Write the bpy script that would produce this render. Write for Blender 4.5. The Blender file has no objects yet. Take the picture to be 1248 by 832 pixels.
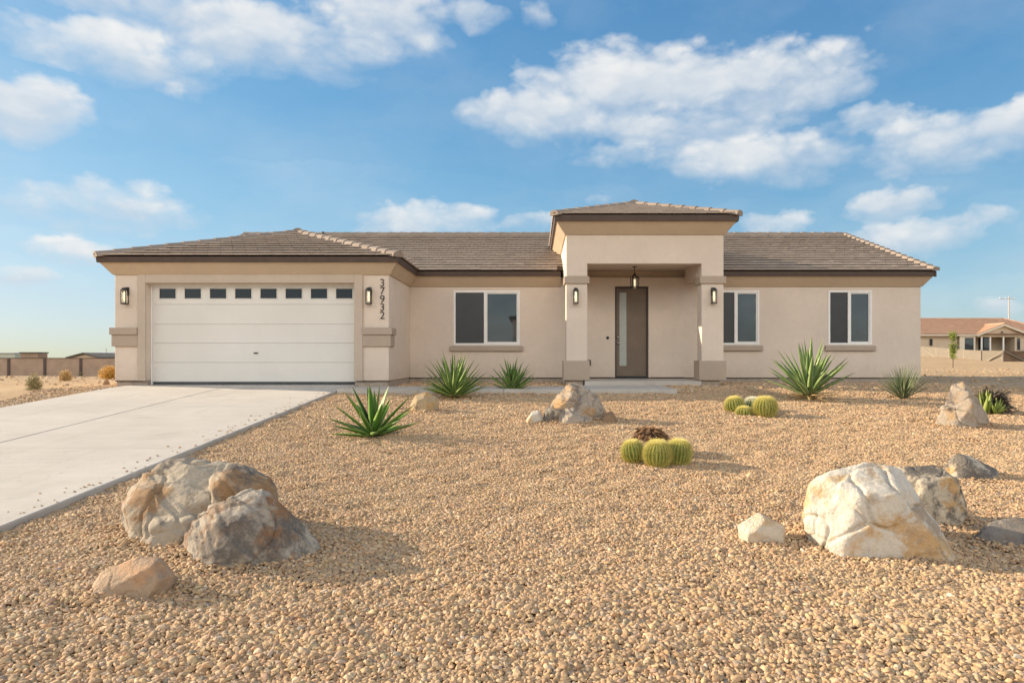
import bpy, bmesh, math, random
import numpy as np
from mathutils import Vector, Matrix, noise as mnoise
R = math.radians
SC = bpy.context.scene
COL = SC.collection
random.seed(7)
rng = np.random.default_rng(11)

# ------------------------------------------------------------------ camera geometry
F, CX, CY, CZ = 832.0, 652.0, 436.0, 0.655      # measured: vanishing point and eye height above the garage slab
def PX(px, Y): return (px - CX) / F * Y
def PZ(py, Y): return CZ - (py - CY) / F * Y
def smooth(a, b, x):
    t = np.clip((x - a) / (b - a), 0, 1)
    return t * t * (3 - 2 * t)
def plane(y):                                    # the driveway's fall towards the street
    y = np.asarray(y, float)
    d = 16.2 - y
    s = 0.5 * (d + np.sqrt(d * d + 0.12))        # soft max(d,0)
    z = -0.0697 * s
    return np.maximum(z, -1.34 - 0.002 * np.clip(-y, 0, 60))
def G(x, y):                                     # terrain height
    x = np.asarray(x, float); y = np.asarray(y, float)
    z = plane(y) - 0.06
    z = z - 1.15 * smooth(19, 72, y) * (1 - smooth(-12, 10, x))
    z = z + 0.95 * smooth(42, 95, y) * smooth(10, 40, x)
    amp = 0.3 + 0.7 * smooth(17, 30, np.abs(x) + np.maximum(y - 14, 0))
    z = z + amp * (0.022 * np.sin(x * 1.3 + 0.7 * y + 1) * np.sin(y * 1.1 - 0.4 * x) + 0.012 * np.sin(2.9 * x + 1.7) * np.sin(3.3 * y + x)
                   + 0.05 * np.sin(.33 * x + 2) * np.sin(.27 * y + .2 * x) * smooth(16, 30, y))
    return z
def on_ground(px, py):
    """world point where the sight line through a photo pixel meets the terrain"""
    Y = 2.0
    while Y < 200:
        if PZ(py, Y) <= float(G(PX(px, Y), Y)): break
        Y += 0.01 if Y < 30 else 0.1
    return Vector((PX(px, Y), Y, float(G(PX(px, Y), Y))))

# ------------------------------------------------------------------ materials
class NT:
    def __init__(s, tree): s.t = tree; s.L = tree.links
    def n(s, typ, **kw):
        nd = s.t.nodes.new(typ)
        ins = kw.pop('i', {})
        for k, v in kw.items(): setattr(nd, k, v)
        for k, v in ins.items():
            sock = nd.inputs[k]
            if isinstance(v, bpy.types.NodeSocket): s.L.new(v, sock)
            else: sock.default_value = v
        return nd
    def m(s, op, a, b=0.0, c=0.0, clamp=False):
        nd = s.n('ShaderNodeMath', operation=op, use_clamp=clamp, i={0: a, 1: b, 2: c}); return nd.outputs[0]
    def mix(s, f, a, b, bt='MIX'):
        nd = s.n('ShaderNodeMix', data_type='RGBA', blend_type=bt, clamp_factor=True)
        for k, v in ((0, f), (6, a), (7, b)):
            if isinstance(v, bpy.types.NodeSocket): s.L.new(v, nd.inputs[k])
            else: nd.inputs[k].default_value = v if k == 0 else (*v[:3], 1)
        return nd.outputs[2]
    def ramp(s, f, stops, interp='LINEAR'):
        nd = s.n('ShaderNodeValToRGB'); nd.color_ramp.interpolation = interp
        e = nd.color_ramp.elements
        while len(e) < len(stops): e.new(0.5)
        for k, (p, c) in enumerate(stops):
            e[k].position = p; e[k].color = (*c[:3], 1) if not isinstance(c, (int, float)) else (c, c, c, 1)
        s.L.new(f, nd.inputs[0]); return nd.outputs[0]
    def noise(s, co, scale, detail=4, rough=.55, dist=0.0, out=0):
        nd = s.n('ShaderNodeTexNoise', i={'Scale': scale, 'Detail': detail, 'Roughness': rough, 'Distortion': dist})
        if co is not None: s.L.new(co, nd.inputs['Vector'])
        return nd.outputs[out]
    def maprange(s, v, a, b, c=0.0, d=1.0, typ='LINEAR'):
        nd = s.n('ShaderNodeMapRange', interpolation_type=typ, i={0: v, 1: a, 2: b, 3: c, 4: d}); return nd.outputs[0]

def newmat(name):
    m = bpy.data.materials.new(name); m.use_nodes = True
    nt = NT(m.node_tree); b = m.node_tree.nodes['Principled BSDF']
    return m, nt, b
def geo_pos(nt): return nt.n('ShaderNodeNewGeometry').outputs['Position']
def bump(nt, b, h, strength=.5, dist=.01):
    nd = nt.n('ShaderNodeBump', i={'Strength': strength, 'Distance': dist, 'Height': h})
    nt.L.new(nd.outputs[0], b.inputs['Normal'])

def simple(name, col, rough=.6, metal=0.0, var=.12, scale=6, bs=0.0, bscale=60, spec=.5):
    m, nt, b = newmat(name); p = geo_pos(nt)
    n = nt.noise(p, scale, 5)
    lo = [c * (1 - var) for c in col]; hi = [min(1, c * (1 + var)) for c in col]
    nt.L.new(nt.mix(nt.maprange(n, .3, .7), lo, hi), b.inputs['Base Color'])
    b.inputs['Roughness'].default_value = rough; b.inputs['Metallic'].default_value = metal
    b.inputs['Specular IOR Level'].default_value = spec
    if bs: bump(nt, b, nt.noise(p, bscale, 4), bs, .01)
    return m

def stucco(name, col, var=.07):
    m, nt, b = newmat(name); p = geo_pos(nt)
    big = nt.noise(p, .9, 4, .6); mid = nt.noise(p, 7, 5, .6); fine = nt.noise(p, 55, 6, .7)
    c = nt.mix(nt.maprange(big, .3, .7), [k * (1 - var) for k in col], [k * (1 + var) for k in col])
    c = nt.mix(nt.maprange(mid, .35, .65, 0, .35), c, [k * (1 - 1.6 * var) for k in col])
    c = nt.mix(nt.maprange(fine, .35, .7, 0, .30), c, [k * .86 for k in col])
    # rain-splash dirt along the lowest courses
    z = nt.n('ShaderNodeSeparateXYZ', i={0: p}).outputs[2]
    splash = nt.m('MULTIPLY', nt.maprange(nt.m('ADD', z, nt.m('MULTIPLY', mid, -.35)), -.05, .42, 1, 0), .22)
    c = nt.mix(splash, c, (.33, .25, .17))
    # faint vertical weather streaks
    mp = nt.n('ShaderNodeMapping', i={'Vector': p, 'Scale': (9, 9, .5)})
    st = nt.noise(mp.outputs[0], 1.0, 5, .6)
    c = nt.mix(nt.maprange(st, .55, .8, 0, .14), c, [k * .75 for k in col])
    nt.L.new(c, b.inputs['Base Color']); b.inputs['Roughness'].default_value = .92
    b.inputs['Specular IOR Level'].default_value = .2
    h = nt.m('ADD', nt.noise(p, 38, 5, .65), nt.m('MULTIPLY', nt.noise(p, 140, 3), .4))
    bump(nt, b, h, .85, .012)
    return m

M = {}
M['stucco'] = stucco('stucco_wall', (.66, .545, .445))
M['trim'] = stucco('stucco_trim', (.42, .33, .255))
M['surround'] = stucco('stucco_surround', (.50, .405, .32))
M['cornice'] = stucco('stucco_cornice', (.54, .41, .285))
M['fascia'] = simple('fascia_brown', (.060, .034, .022), .55, var=.2, bs=.2, bscale=30)
M['stem'] = simple('stem_concrete', (.33, .265, .21), .9, var=.2, scale=9, bs=.5, bscale=45)
M['white'] = simple('white_vinyl', (.74, .70, .65), .45, var=.04)
M['black'] = simple('black_metal', (.018, .017, .016), .42, metal=.3, var=.3)
M['darkrub'] = simple('dark_rubber', (.06, .065, .07), .8, var=.2)
M['steel'] = simple('brushed_steel', (.55, .52, .48), .3, metal=.9)
M['doorbrown'] = simple('brown_paint', (.150, .104, .070), .6, var=.1, scale=3, bs=.1, bscale=25)
M['doorframe'] = simple('dark_frame', (.055, .038, .028), .6, var=.2)
M['deck'] = simple('roof_underlay', (.16, .12, .095), .9, var=.3)

def garage_mat():
    m, nt, b = newmat('garage_door_paint'); p = geo_pos(nt)
    big = nt.noise(p, .7, 4); fine = nt.noise(p, 12, 5, .6)
    c = nt.mix(nt.maprange(big, .3, .7), (.60, .565, .51), (.66, .62, .565))
    mp = nt.n('ShaderNodeMapping', i={'Vector': p, 'Scale': (3, 3, 1.2)})
    c = nt.mix(nt.maprange(nt.noise(mp.outputs[0], 2.0, 6, .65), .55, .8, 0, .25), c, (.60, .54, .46))
    nt.L.new(c, b.inputs['Base Color']); b.inputs['Roughness'].default_value = .5
    mg = nt.n('ShaderNodeMapping', i={'Vector': p, 'Scale': (4, 4, 60)})
    bump(nt, b, nt.noise(mg.outputs[0], 3, 4), .12, .006)
    return m
M['garage'] = garage_mat()

def concrete_mat():
    m, nt, b = newmat('broomed_concrete'); p = geo_pos(nt)
    big = nt.noise(p, .45, 5, .6); mid = nt.noise(p, 2.2, 6, .62); fine = nt.noise(p, 70, 4, .7)
    c = nt.mix(nt.maprange(big, .3, .7), (.43, .38, .325), (.54, .485, .42))
    c = nt.mix(nt.maprange(mid, .45, .75, 0, .5), c, (.40, .345, .285))
    mp = nt.n('ShaderNodeMapping', i={'Vector': p, 'Scale': (.6, 7, 1)})
    c = nt.mix(nt.maprange(nt.noise(mp.outputs[0], 1.1, 6, .7), .5, .8, 0, .5), c, (.60, .54, .47))
    c = nt.mix(nt.maprange(fine, .4, .75, 0, .35), c, (.34, .30, .25))
    stain = nt.noise(p, .9, 3, .5, 1.2)
    c = nt.mix(nt.maprange(stain, .60, .74, 0, .35), c, (.30, .26, .21))
    mt_ = nt.n('ShaderNodeMapping', i={'Vector': p, 'Scale': (2.4, .16, 1)})
    c = nt.mix(nt.maprange(nt.noise(mt_.outputs[0], 1.6, 5, .6), .54, .74, 0, .30), c, (.33, .29, .24))
    cr = nt.noise(p, .8, 6, .6, .3)
    c = nt.mix(nt.maprange(nt.m('ABSOLUTE', nt.m('SUBTRACT', cr, .56)), 0, .0022, .55, 0), c, (.20, .17, .14))
    nt.L.new(c, b.inputs['Base Color']); b.inputs['Roughness'].default_value = .88
    mg = nt.n('ShaderNodeMapping', i={'Vector': p, 'Scale': (6, 160, 1)})
    h = nt.m('ADD', nt.noise(mg.outputs[0], 1, 3), nt.m('MULTIPLY', nt.noise(p, 90, 4, .7), .8))
    bump(nt, b, h, .35, .006)
    return m
M['concrete'] = concrete_mat()

def ground_mat():
    m, nt, b = newmat('desert_ground'); p = geo_pos(nt)
    big = nt.noise(p, .12, 5, .6); mid = nt.noise(p, 1.4, 6, .65); fine = nt.noise(p, 28, 6, .72)
    c = nt.mix(nt.maprange(big, .32, .68), (.46, .305, .165), (.55, .385, .225))
    c = nt.mix(nt.maprange(mid, .4, .72, 0, .55), c, (.38, .255, .145))
    c = nt.mix(nt.maprange(nt.noise(p, .5, 5, .6, .8), .55, .72, 0, .6), c, (.58, .43, .27))
    c = nt.mix(nt.maprange(fine, .45, .75, 0, .6), c, (.25, .17, .10))
    v = nt.n('ShaderNodeTexVoronoi', i={'Vector': p, 'Scale': 34.0})
    c = nt.mix(nt.maprange(v.outputs['Distance'], .0, .5, .4, 0), c, (.52, .40, .27))
    nt.L.new(c, b.inputs['Base Color']); b.inputs['Roughness'].default_value = .95
    b.inputs['Specular IOR Level'].default_value = .15
    h = nt.m('ADD', nt.m('MULTIPLY', nt.noise(p, 3.2, 6, .65), 1.3), nt.m('MULTIPLY', nt.noise(p, 36, 5, .7), .45))
    bump(nt, b, h, .9, .05)
    return m
M['ground'] = ground_mat()

def pebble_mat():
    m, nt, b = newmat('river_pebble')
    a = nt.n('ShaderNodeAttribute', attribute_type='INSTANCER', attribute_name='pcol')
    tc = nt.n('ShaderNodeTexCoord').outputs['Object']; p = geo_pos(nt)
    n = nt.noise(p, 60, 5, .65)
    c = nt.mix(nt.maprange(n, .35, .72, 0, .40), a.outputs['Color'], (.30, .21, .13))
    c = nt.mix(nt.maprange(nt.noise(p, 130, 4, .6), .5, .8, 0, .35), c, (.66, .56, .43))
    # broad drifts of dustier and greyer stone
    c = nt.mix(nt.maprange(nt.noise(p, .55, 4, .6), .48, .72, 0, .38), c, (.50, .355, .205))
    nt.L.new(c, b.inputs['Base Color']); b.inputs['Roughness'].default_value = .78
    b.inputs['Specular IOR Level'].default_value = .3
    bump(nt, b, nt.noise(p, 150, 4, .6), .35, .006)
    return m
M['pebble'] = pebble_mat()

def tile_mat(name, tint=(1, 1, 1)):
    m, nt, b = newmat(name); p = geo_pos(nt)
    a = nt.n('ShaderNodeAttribute', attribute_type='GEOMETRY', attribute_name='tone').outputs['Fac']
    c = nt.ramp(a, [(0, (0.323 * tint[0], 0.256 * tint[1], 0.206 * tint[2])), (.35, (0.392 * tint[0], 0.315 * tint[1], 0.258 * tint[2])),
                    (.7, (0.441 * tint[0], 0.359 * tint[1], 0.296 * tint[2])), (1, (0.527 * tint[0], 0.435 * tint[1], 0.362 * tint[2]))])
    c = nt.mix(nt.maprange(nt.noise(p, 5, 6, .65), .45, .75, 0, .2), c, (0.286 * tint[0], 0.234 * tint[1], 0.196 * tint[2]))
    c = nt.mix(nt.maprange(nt.noise(p, 24, 5, .65), .5, .8, 0, .2), c, (0.353 * tint[0], 0.297 * tint[1], 0.244 * tint[2]))
    nt.L.new(c, b.inputs['Base Color']); b.inputs['Roughness'].default_value = .85
    b.inputs['Specular IOR Level'].default_value = .25
    bump(nt, b, nt.noise(p, 45, 5, .7), .5, .008)
    return m
M['tile'] = tile_mat('roof_tile'); M['redtile'] = tile_mat('clay_roof_tile', (1.33, 1.0, .80))
M['tilecap'] = tile_mat('ridge_cap_tile', (.78, .77, .76))

def glass_mat(name, col, ior=1.7, rough=.02):
    m, nt, b = newmat(name); p = geo_pos(nt)
    nt.L.new(nt.mix(nt.noise(p, 2.2, 3), [c * .8 for c in col], [c * 1.2 for c in col]), b.inputs['Base Color'])
    b.inputs['Roughness'].default_value = rough; b.inputs['IOR'].default_value = ior
    bump(nt, b, nt.noise(p, .9, 2), .04, .02)
    return m
M['glass'] = glass_mat('window_glass', (.020, .026, .030), 1.80)
M['glass2'] = glass_mat('garage_glass', (.020, .022, .024), 1.5, .08)
def screen_mat():
    m, nt, b = newmat('insect_screen'); p = geo_pos(nt)
    nt.L.new(nt.mix(nt.noise(p, 3, 4), (.026, .026, .027), (.042, .041, .041)), b.inputs['Base Color'])
    b.inputs['Roughness'].default_value = .32; b.inputs['Specular IOR Level'].default_value = .45
    return m
M['screen'] = screen_mat()
def frosted():
    m, nt, b = newmat('frosted_glass'); p = geo_pos(nt)
    v = nt.n('ShaderNodeTexVoronoi', i={'Vector': p, 'Scale': 60.0})
    nt.L.new(nt.mix(nt.noise(p, 4, 6, .7), (.27, .275, .24), (.44, .44, .39)), b.inputs['Base Color'])
    b.inputs['Roughness'].default_value = .22; bump(nt, b, v.outputs['Distance'], .5, .01)
    return m
M['frost'] = frosted()
def lantern_glass():
    m, nt, b = newmat('lantern_glass'); p = geo_pos(nt)
    b.inputs['Base Color'].default_value = (.95, .92, .85, 1); b.inputs['Roughness'].default_value = .05
    b.inputs['Transmission Weight'].default_value = .9; b.inputs['IOR'].default_value = 1.15
    bump(nt, b, nt.noise(p, 25, 3), .15, .01)
    return m
M['lglass'] = lantern_glass()
def bulb():
    m, nt, b = newmat('lit_bulb')
    b.inputs['Base Color'].default_value = (.9, .85, .72, 1)
    b.inputs['Emission Color'].default_value = (1, .82, .5, 1); b.inputs['Emission Strength'].default_value = .35
    n = nt.noise(geo_pos(nt), 9, 2); nt.L.new(nt.maprange(n, 0, 1, .3, .5), b.inputs['Roughness'])
    return m
M['bulb'] = bulb()

def rock_mat(name, light, accent, dark, acc_amt=.5, dark_amt=.45, sc=1.0, seed=0.0):
    m, nt, b = newmat(name); p0 = geo_pos(nt)
    p = nt.n('ShaderNodeMapping', i={'Vector': p0, 'Location': (seed * 3.1, seed * 1.7, seed)}).outputs[0]
    base = nt.noise(p, 2.2 * sc, 7, .62, .6)
    c = nt.mix(nt.maprange(base, .35, .7), [k * .78 for k in light], light)
    acc = nt.noise(p, 2.0 * sc, 10, .68, .3)
    c = nt.mix(nt.maprange(acc, .60 - .20 * acc_amt, .72 - .20 * acc_amt, 0, .9, 'SMOOTHSTEP'), c, accent)
    q = nt.n('ShaderNodeMapping', i={'Vector': p, 'Location': (7, 3, 11)}).outputs[0]
    dk = nt.noise(q, 2.5 * sc, 10, .70, .3)
    c = nt.mix(nt.maprange(dk, .62 - .20 * dark_amt, .74 - .20 * dark_amt, 0, .88, 'SMOOTHSTEP'), c, dark)
    # a few hairline fractures
    vn2 = nt.noise(p, 1.3 * sc, 5, .55, .5)
    crack = nt.maprange(nt.m('ABSOLUTE', nt.m('SUBTRACT', vn2, .47)), .0, .005, .22, 0)
    c = nt.mix(crack, c, [k * .45 for k in dark])
    sp = nt.noise(p, 42, 6, .72)
    c = nt.mix(nt.maprange(sp, .5, .78, 0, .55), c, [k * .55 for k in light])
    c = nt.mix(nt.maprange(nt.noise(q, 65, 4, .7), .56, .8, 0, .45), c, [min(.85, k * 1.25) for k in light])
    nt.L.new(c, b.inputs['Base Color']); b.inputs['Roughness'].default_value = .85
    b.inputs['Specular IOR Level'].default_value = .25
    h = nt.m('ADD', nt.m('MULTIPLY', nt.noise(p, 9 * sc, 7, .65), 1.0), nt.m('MULTIPLY', nt.noise(p, 48, 6, .7), .35))
    h = nt.m('SUBTRACT', h, nt.m('MULTIPLY', crack, .35))
    bump(nt, b, h, .85, .035)
    return m
M['rockgrey'] = rock_mat('grey_tan_rock', (.43, .355, .265), (.27, .15, .066), (.115, .095, .08), .55, .60, 1.0, 1.3)
M['rockgrey2'] = rock_mat('weathered_rock', (.42, .36, .285), (.21, .10, .04), (.105, .09, .078), .55, .58, 1.0, 4.2)
M['rockpink'] = rock_mat('pink_tan_rock', (.45, .31, .20), (.44, .25, .135), (.29, .225, .175), .5, .25, 1.3, 2.1)
M['rockwhite'] = rock_mat('white_ochre_quartz', (.66, .585, .48), (.50, .30, .12), (.32, .23, .15), .62, .36, 1.0, 6.4)
M['rockpale'] = rock_mat('pale_quartz', (.66, .555, .42), (.55, .34, .14), (.40, .32, .24), .5, .0, 1.6, 5.2)
M['rockwhite2'] = rock_mat('cream_ochre_rock', (.58, .48, .35), (.52, .28, .09), (.085, .075, .068), .5, 1.0, 1.4, 9.1)
M['rockdark'] = rock_mat('dark_grey_rock', (.23, .195, .16), (.20, .14, .09), (.085, .075, .068), .3, .5, 1.2, 3.3)
M['rockmid'] = rock_mat('grey_cream_boulder', (.42, .34, .26), (.41, .24, .10), (.14, .115, .10), .5, .66, 1.1, 5.5)
M['rocktan'] = rock_mat('tan_fieldstone', (.46, .34, .20), (.42, .26, .11), (.24, .17, .11), .5, .3, 2.0, 8.0)
M['rockbrown'] = rock_mat('brown_fieldstone', (.30, .19, .11), (.33, .18, .09), (.17, .11, .07), .4, .3, 2.0, 2.7)

def leaf_mat(name, lo, hi, edge, tip):
    m, nt, b = newmat(name); p = geo_pos(nt)
    t = nt.n('ShaderNodeAttribute', attribute_type='GEOMETRY', attribute_name='tone').outputs['Fac']
    u = nt.n('ShaderNodeAttribute', attribute_type='GEOMETRY', attribute_name='along').outputs['Fac']
    e = nt.n('ShaderNodeAttribute', attribute_type='GEOMETRY', attribute_name='edge').outputs['Fac']
    c = nt.mix(t, lo, hi)
    c = nt.mix(nt.maprange(nt.noise(p, 30, 4), .4, .7, 0, .3), c, [k * .7 for k in lo])
    c = nt.mix(nt.maprange(e, .72, 1, 0, .75), c, edge)
    c = nt.mix(nt.maprange(u, .88, 1, 0, .8), c, tip)
    c = nt.mix(nt.maprange(u, .18, .0, 0, .6), c, edge)
    nt.L.new(c, b.inputs['Base Color']); b.inputs['Roughness'].default_value = .42
    b.inputs['Specular IOR Level'].default_value = .22
    b.inputs['Subsurface Weight'].default_value = 0.0
    return m
M['agave'] = leaf_mat('agave_leaf', (.045, .125, .016), (.095, .205, .028), (.34, .40, .13), (.30, .22, .09))
M['yucca'] = leaf_mat('yucca_leaf', (.060, .130, .020), (.155, .245, .050), (.46, .48, .20), (.36, .28, .13))
M['yuccapale'] = leaf_mat('pale_yucca_leaf', (.085, .150, .038), (.19, .275, .085), (.50, .52, .27), (.38, .32, .18))
M['grassy'] = leaf_mat('desert_spoon_leaf', (.08, .115, .045), (.16, .19, .085), (.40, .40, .24), (.50, .44, .28))
M['aloe'] = leaf_mat('aloe_leaf', (.13, .19, .03), (.26, .30, .06), (.46, .42, .14), (.44, .34, .14))
M['stem_fib'] = simple('fibrous_stem', (.17, .13, .05), .9, var=.4, scale=30, bs=.8, bscale=60)
M['deadstem'] = simple('dried_leaf', (.17, .085, .035), .9, var=.6, scale=16, bs=.6, bscale=60)
M['darkdry'] = simple('dark_dried_husk', (.095, .072, .05), .95, var=.6, scale=22, bs=.8, bscale=60)
M['cactus'] = simple('cactus_skin', (.10, .155, .022), .6, var=.3, scale=18)
def spine_mat(name, a, bb):
    m, nt, b = newmat(name)
    t = nt.n('ShaderNodeAttribute', attribute_type='GEOMETRY', attribute_name='tone').outputs['Fac']
    nt.L.new(nt.mix(t, a, bb), b.inputs['Base Color']); b.inputs['Roughness'].default_value = .5
    return m
M['spine'] = spine_mat('golden_spine', (.52, .40, .08), (.78, .70, .24))
M['spinepale'] = spine_mat('pale_spine', (.60, .54, .36), (.78, .74, .58))
M['straw'] = spine_mat('straw_twig', (.42, .27, .10), (.62, .44, .19))
M['gold'] = spine_mat('golden_brush', (.52, .29, .05), (.70, .44, .11))
M['sage'] = spine_mat('dry_sage', (.26, .21, .09), (.46, .38, .19))
M['treeleaf'] = spine_mat('young_tree_leaf', (.12, .16, .02), (.32, .34, .05))
M['bark'] = simple('tree_bark', (.20, .14, .09), .9, var=.3, scale=20, bs=.6)
M['blockwall'] = simple('block_wall', (.34, .235, .165), .95, var=.14, scale=1.2, bs=.5, bscale=5)
M['pilaster'] = simple('wall_pilaster', (.09, .062, .05), .9, var=.2)
M['tanwall'] = simple('tan_stucco_far', (.50, .40, .29), .95, var=.08, scale=.8)
M['creamwall'] = simple('cream_stucco_far', (.60, .52, .41), .95, var=.06, scale=.8)
M['brownwall'] = simple('brown_stucco_far', (.27, .19, .13), .95, var=.1, scale=.8)
M['greenroof'] = simple('grey_green_wall', (.40, .42, .34), .9, var=.1)
M['darkroof'] = simple('dark_shingle', (.10, .085, .07), .9, var=.25, scale=2)
M['greyroof'] = simple('pale_grey_roof', (.40, .40, .40), .8, var=.1)
M['fence'] = simple('taupe_fence', (.20, .165, .125), .9, var=.08, scale=2)
M['fencepost'] = simple('pale_fence_rail', (.30, .25, .19), .9, var=.08)
M['darkfence'] = simple('dark_brown_fence', (.14, .085, .05), .9, var=.35, scale=1.5)
M['polewood'] = simple('weathered_pole', (.42, .38, .34), .9, var=.15)
M['hill'] = simple('far_hill', (.14, .12, .12), .95, var=.2, scale=.02)

# ------------------------------------------------------------------ object helpers
def tag(o, label=None, cat=None, group=None, kind=None):
    if label: o['label'] = label
    if cat: o['category'] = cat
    if group: o['group'] = group
    if kind: o['kind'] = kind
    return o
def empty(name, loc, label, cat, group=None):
    o = bpy.data.objects.new(name, None); COL.objects.link(o); o.location = loc; o.empty_display_size = .1
    return tag(o, label, cat, group)
def link(name, me, mat, parent=None, smooth_=False):
    """verts are in world coordinates; a part sits at minus its thing's location, a sub-part at its part's origin"""
    o = bpy.data.objects.new(name, me); COL.objects.link(o)
    if mat: me.materials.append(mat)
    if parent is not None:
        o.parent = parent
        if parent.type == 'EMPTY': o.location = -Vector(parent.location)
    if smooth_: me.polygons.foreach_set('use_smooth', [True] * len(me.polygons))
    return o
def mesh_np(name, V, Fc, attrs=None):
    me = bpy.data.meshes.new(name); me.from_pydata([tuple(v) for v in V], [], [tuple(f) for f in Fc])
    for k, vals in (attrs or {}).items():
        a = me.attributes.new(k, 'FLOAT', 'POINT'); a.data.foreach_set('value', np.asarray(vals, np.float32))
    me.update(); return me

class MB:
    def __init__(s): s.v = []; s.f = []; s.tone = []
    def add(s, vs, fs, tone=0.5):
        n = len(s.v); s.v += [tuple(v) for v in vs]; s.f += [tuple(i + n for i in f) for f in fs]; s.tone += [tone] * len(vs); return s
    def box(s, x0, x1, y0, y1, z0, z1, tone=.5):
        vs = [(x, y, z) for z in (z0, z1) for y in (y0, y1) for x in (x0, x1)]
        return s.add(vs, [(0, 2, 3, 1), (4, 5, 7, 6), (0, 1, 5, 4), (2, 6, 7, 3), (0, 4, 6, 2), (1, 3, 7, 5)], tone)
    def cyl(s, p0, p1, r0, r1=None, n=10, tone=.5):
        r1 = r0 if r1 is None else r1
        p0 = Vector(p0); p1 = Vector(p1); d = (p1 - p0).normalized()
        a = d.orthogonal().normalized(); b = d.cross(a)
        vs = []
        for p, r in ((p0, r0), (p1, r1)):
            for k in range(n):
                t = 2 * math.pi * k / n; vs.append(p + (a * math.cos(t) + b * math.sin(t)) * r)
        fs = [(k, (k + 1) % n, n + (k + 1) % n, n + k) for k in range(n)]
        fs += [tuple(range(n))[::-1], tuple(range(n, 2 * n))]
        return s.add(vs, fs, tone)
    def build(s, name, mat, parent=None, bevel=0.0, smooth_=False, seg=2, label=None):
        me = mesh_np(name, s.v, s.f, {'tone': s.tone})
        bm = bmesh.new(); bm.from_mesh(me); bmesh.ops.recalc_face_normals(bm, faces=bm.faces); bm.to_mesh(me); bm.free()
        o = link(name, me, mat, parent, smooth_)
        if bevel:
            md = o.modifiers.new('bevel', 'BEVEL'); md.width = bevel; md.segments = seg; md.limit_method = 'ANGLE'; md.angle_limit = R(40)
            md.harden_normals = False
        if label: o['label'] = label
        return o

def wall_panel(mb, x0, x1, z0, z1, y0, y1, holes=()):
    """a wall in the XZ plane with rectangular openings, reveals included"""
    xs = sorted({x0, x1, *[h[0] for h in holes], *[h[1] for h in holes]})
    zs = sorted({z0, z1, *[h[2] for h in holes], *[h[3] for h in holes]})
    xs = [x for x in xs if x0 <= x <= x1]; zs = [z for z in zs if z0 <= z <= z1]
    nx, nz = len(xs), len(zs)
    def hole(i, k):
        if i < 0 or k < 0 or i >= nx - 1 or k >= nz - 1: return True
        cx = (xs[i] + xs[i + 1]) / 2; cz = (zs[k] + zs[k + 1]) / 2
        return any(h[0] < cx < h[1] and h[2] < cz < h[3] for h in holes)
    vs = [(x, y, z) for y in (y0, y1) for z in zs for x in xs]
    I = lambda s, i, k: s * nx * nz + k * nx + i
    fs = []
    for i in range(nx - 1):
        for k in range(nz - 1):
            if hole(i, k): continue
            fs.append((I(0, i, k), I(0, i + 1, k), I(0, i + 1, k + 1), I(0, i, k + 1)))
            fs.append((I(1, i, k), I(1, i, k + 1), I(1, i + 1, k + 1), I(1, i + 1, k)))
            if hole(i - 1, k): fs.append((I(0, i, k), I(0, i, k + 1), I(1, i, k + 1), I(1, i, k)))
            if hole(i + 1, k): fs.append((I(0, i + 1, k), I(1, i + 1, k), I(1, i + 1, k + 1), I(0, i + 1, k + 1)))
            if hole(i, k - 1): fs.append((I(0, i, k), I(1, i, k), I(1, i + 1, k), I(0, i + 1, k)))
            if hole(i, k + 1): fs.append((I(0, i, k + 1), I(0, i + 1, k + 1), I(1, i + 1, k + 1), I(1, i, k + 1)))
    used = sorted({i for f in fs for i in f}); mp = {u: n for n, u in enumerate(used)}
    mb.add([vs[u] for u in used], [tuple(mp[i] for i in f) for f in fs]); return mb

def sweep(mb, path, prof):
    """sweep a closed (offset outward, z) profile along a horizontal path with mitred corners"""
    n = len(path); path = [Vector((p[0], p[1])) for p in path]
    offs = []
    for i in range(n):
        d0 = (path[i] - path[i - 1]).normalized() if i > 0 else None
        d1 = (path[i + 1] - path[i]).normalized() if i < n - 1 else None
        n0 = Vector((d0.y, -d0.x)) if d0 else None; n1 = Vector((d1.y, -d1.x)) if d1 else None
        if n0 is None: o = n1
        elif n1 is None: o = n0
        else: o = (n0 + n1) / (1 + n0.dot(n1))
        offs.append(o)
    k = len(prof); vs = []
    for p, o in zip(path, offs):
        for (a, z) in prof: vs.append((p.x + o.x * a, p.y + o.y * a, z))
    fs = [(i * k + j, i * k + (j + 1) % k, (i + 1) * k + (j + 1) % k, (i + 1) * k + j) for i in range(n - 1) for j in range(k)]
    fs += [tuple(range(k)), tuple(range((n - 1) * k, n * k))[::-1]]
    mb.add(vs, fs); return mb

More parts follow.
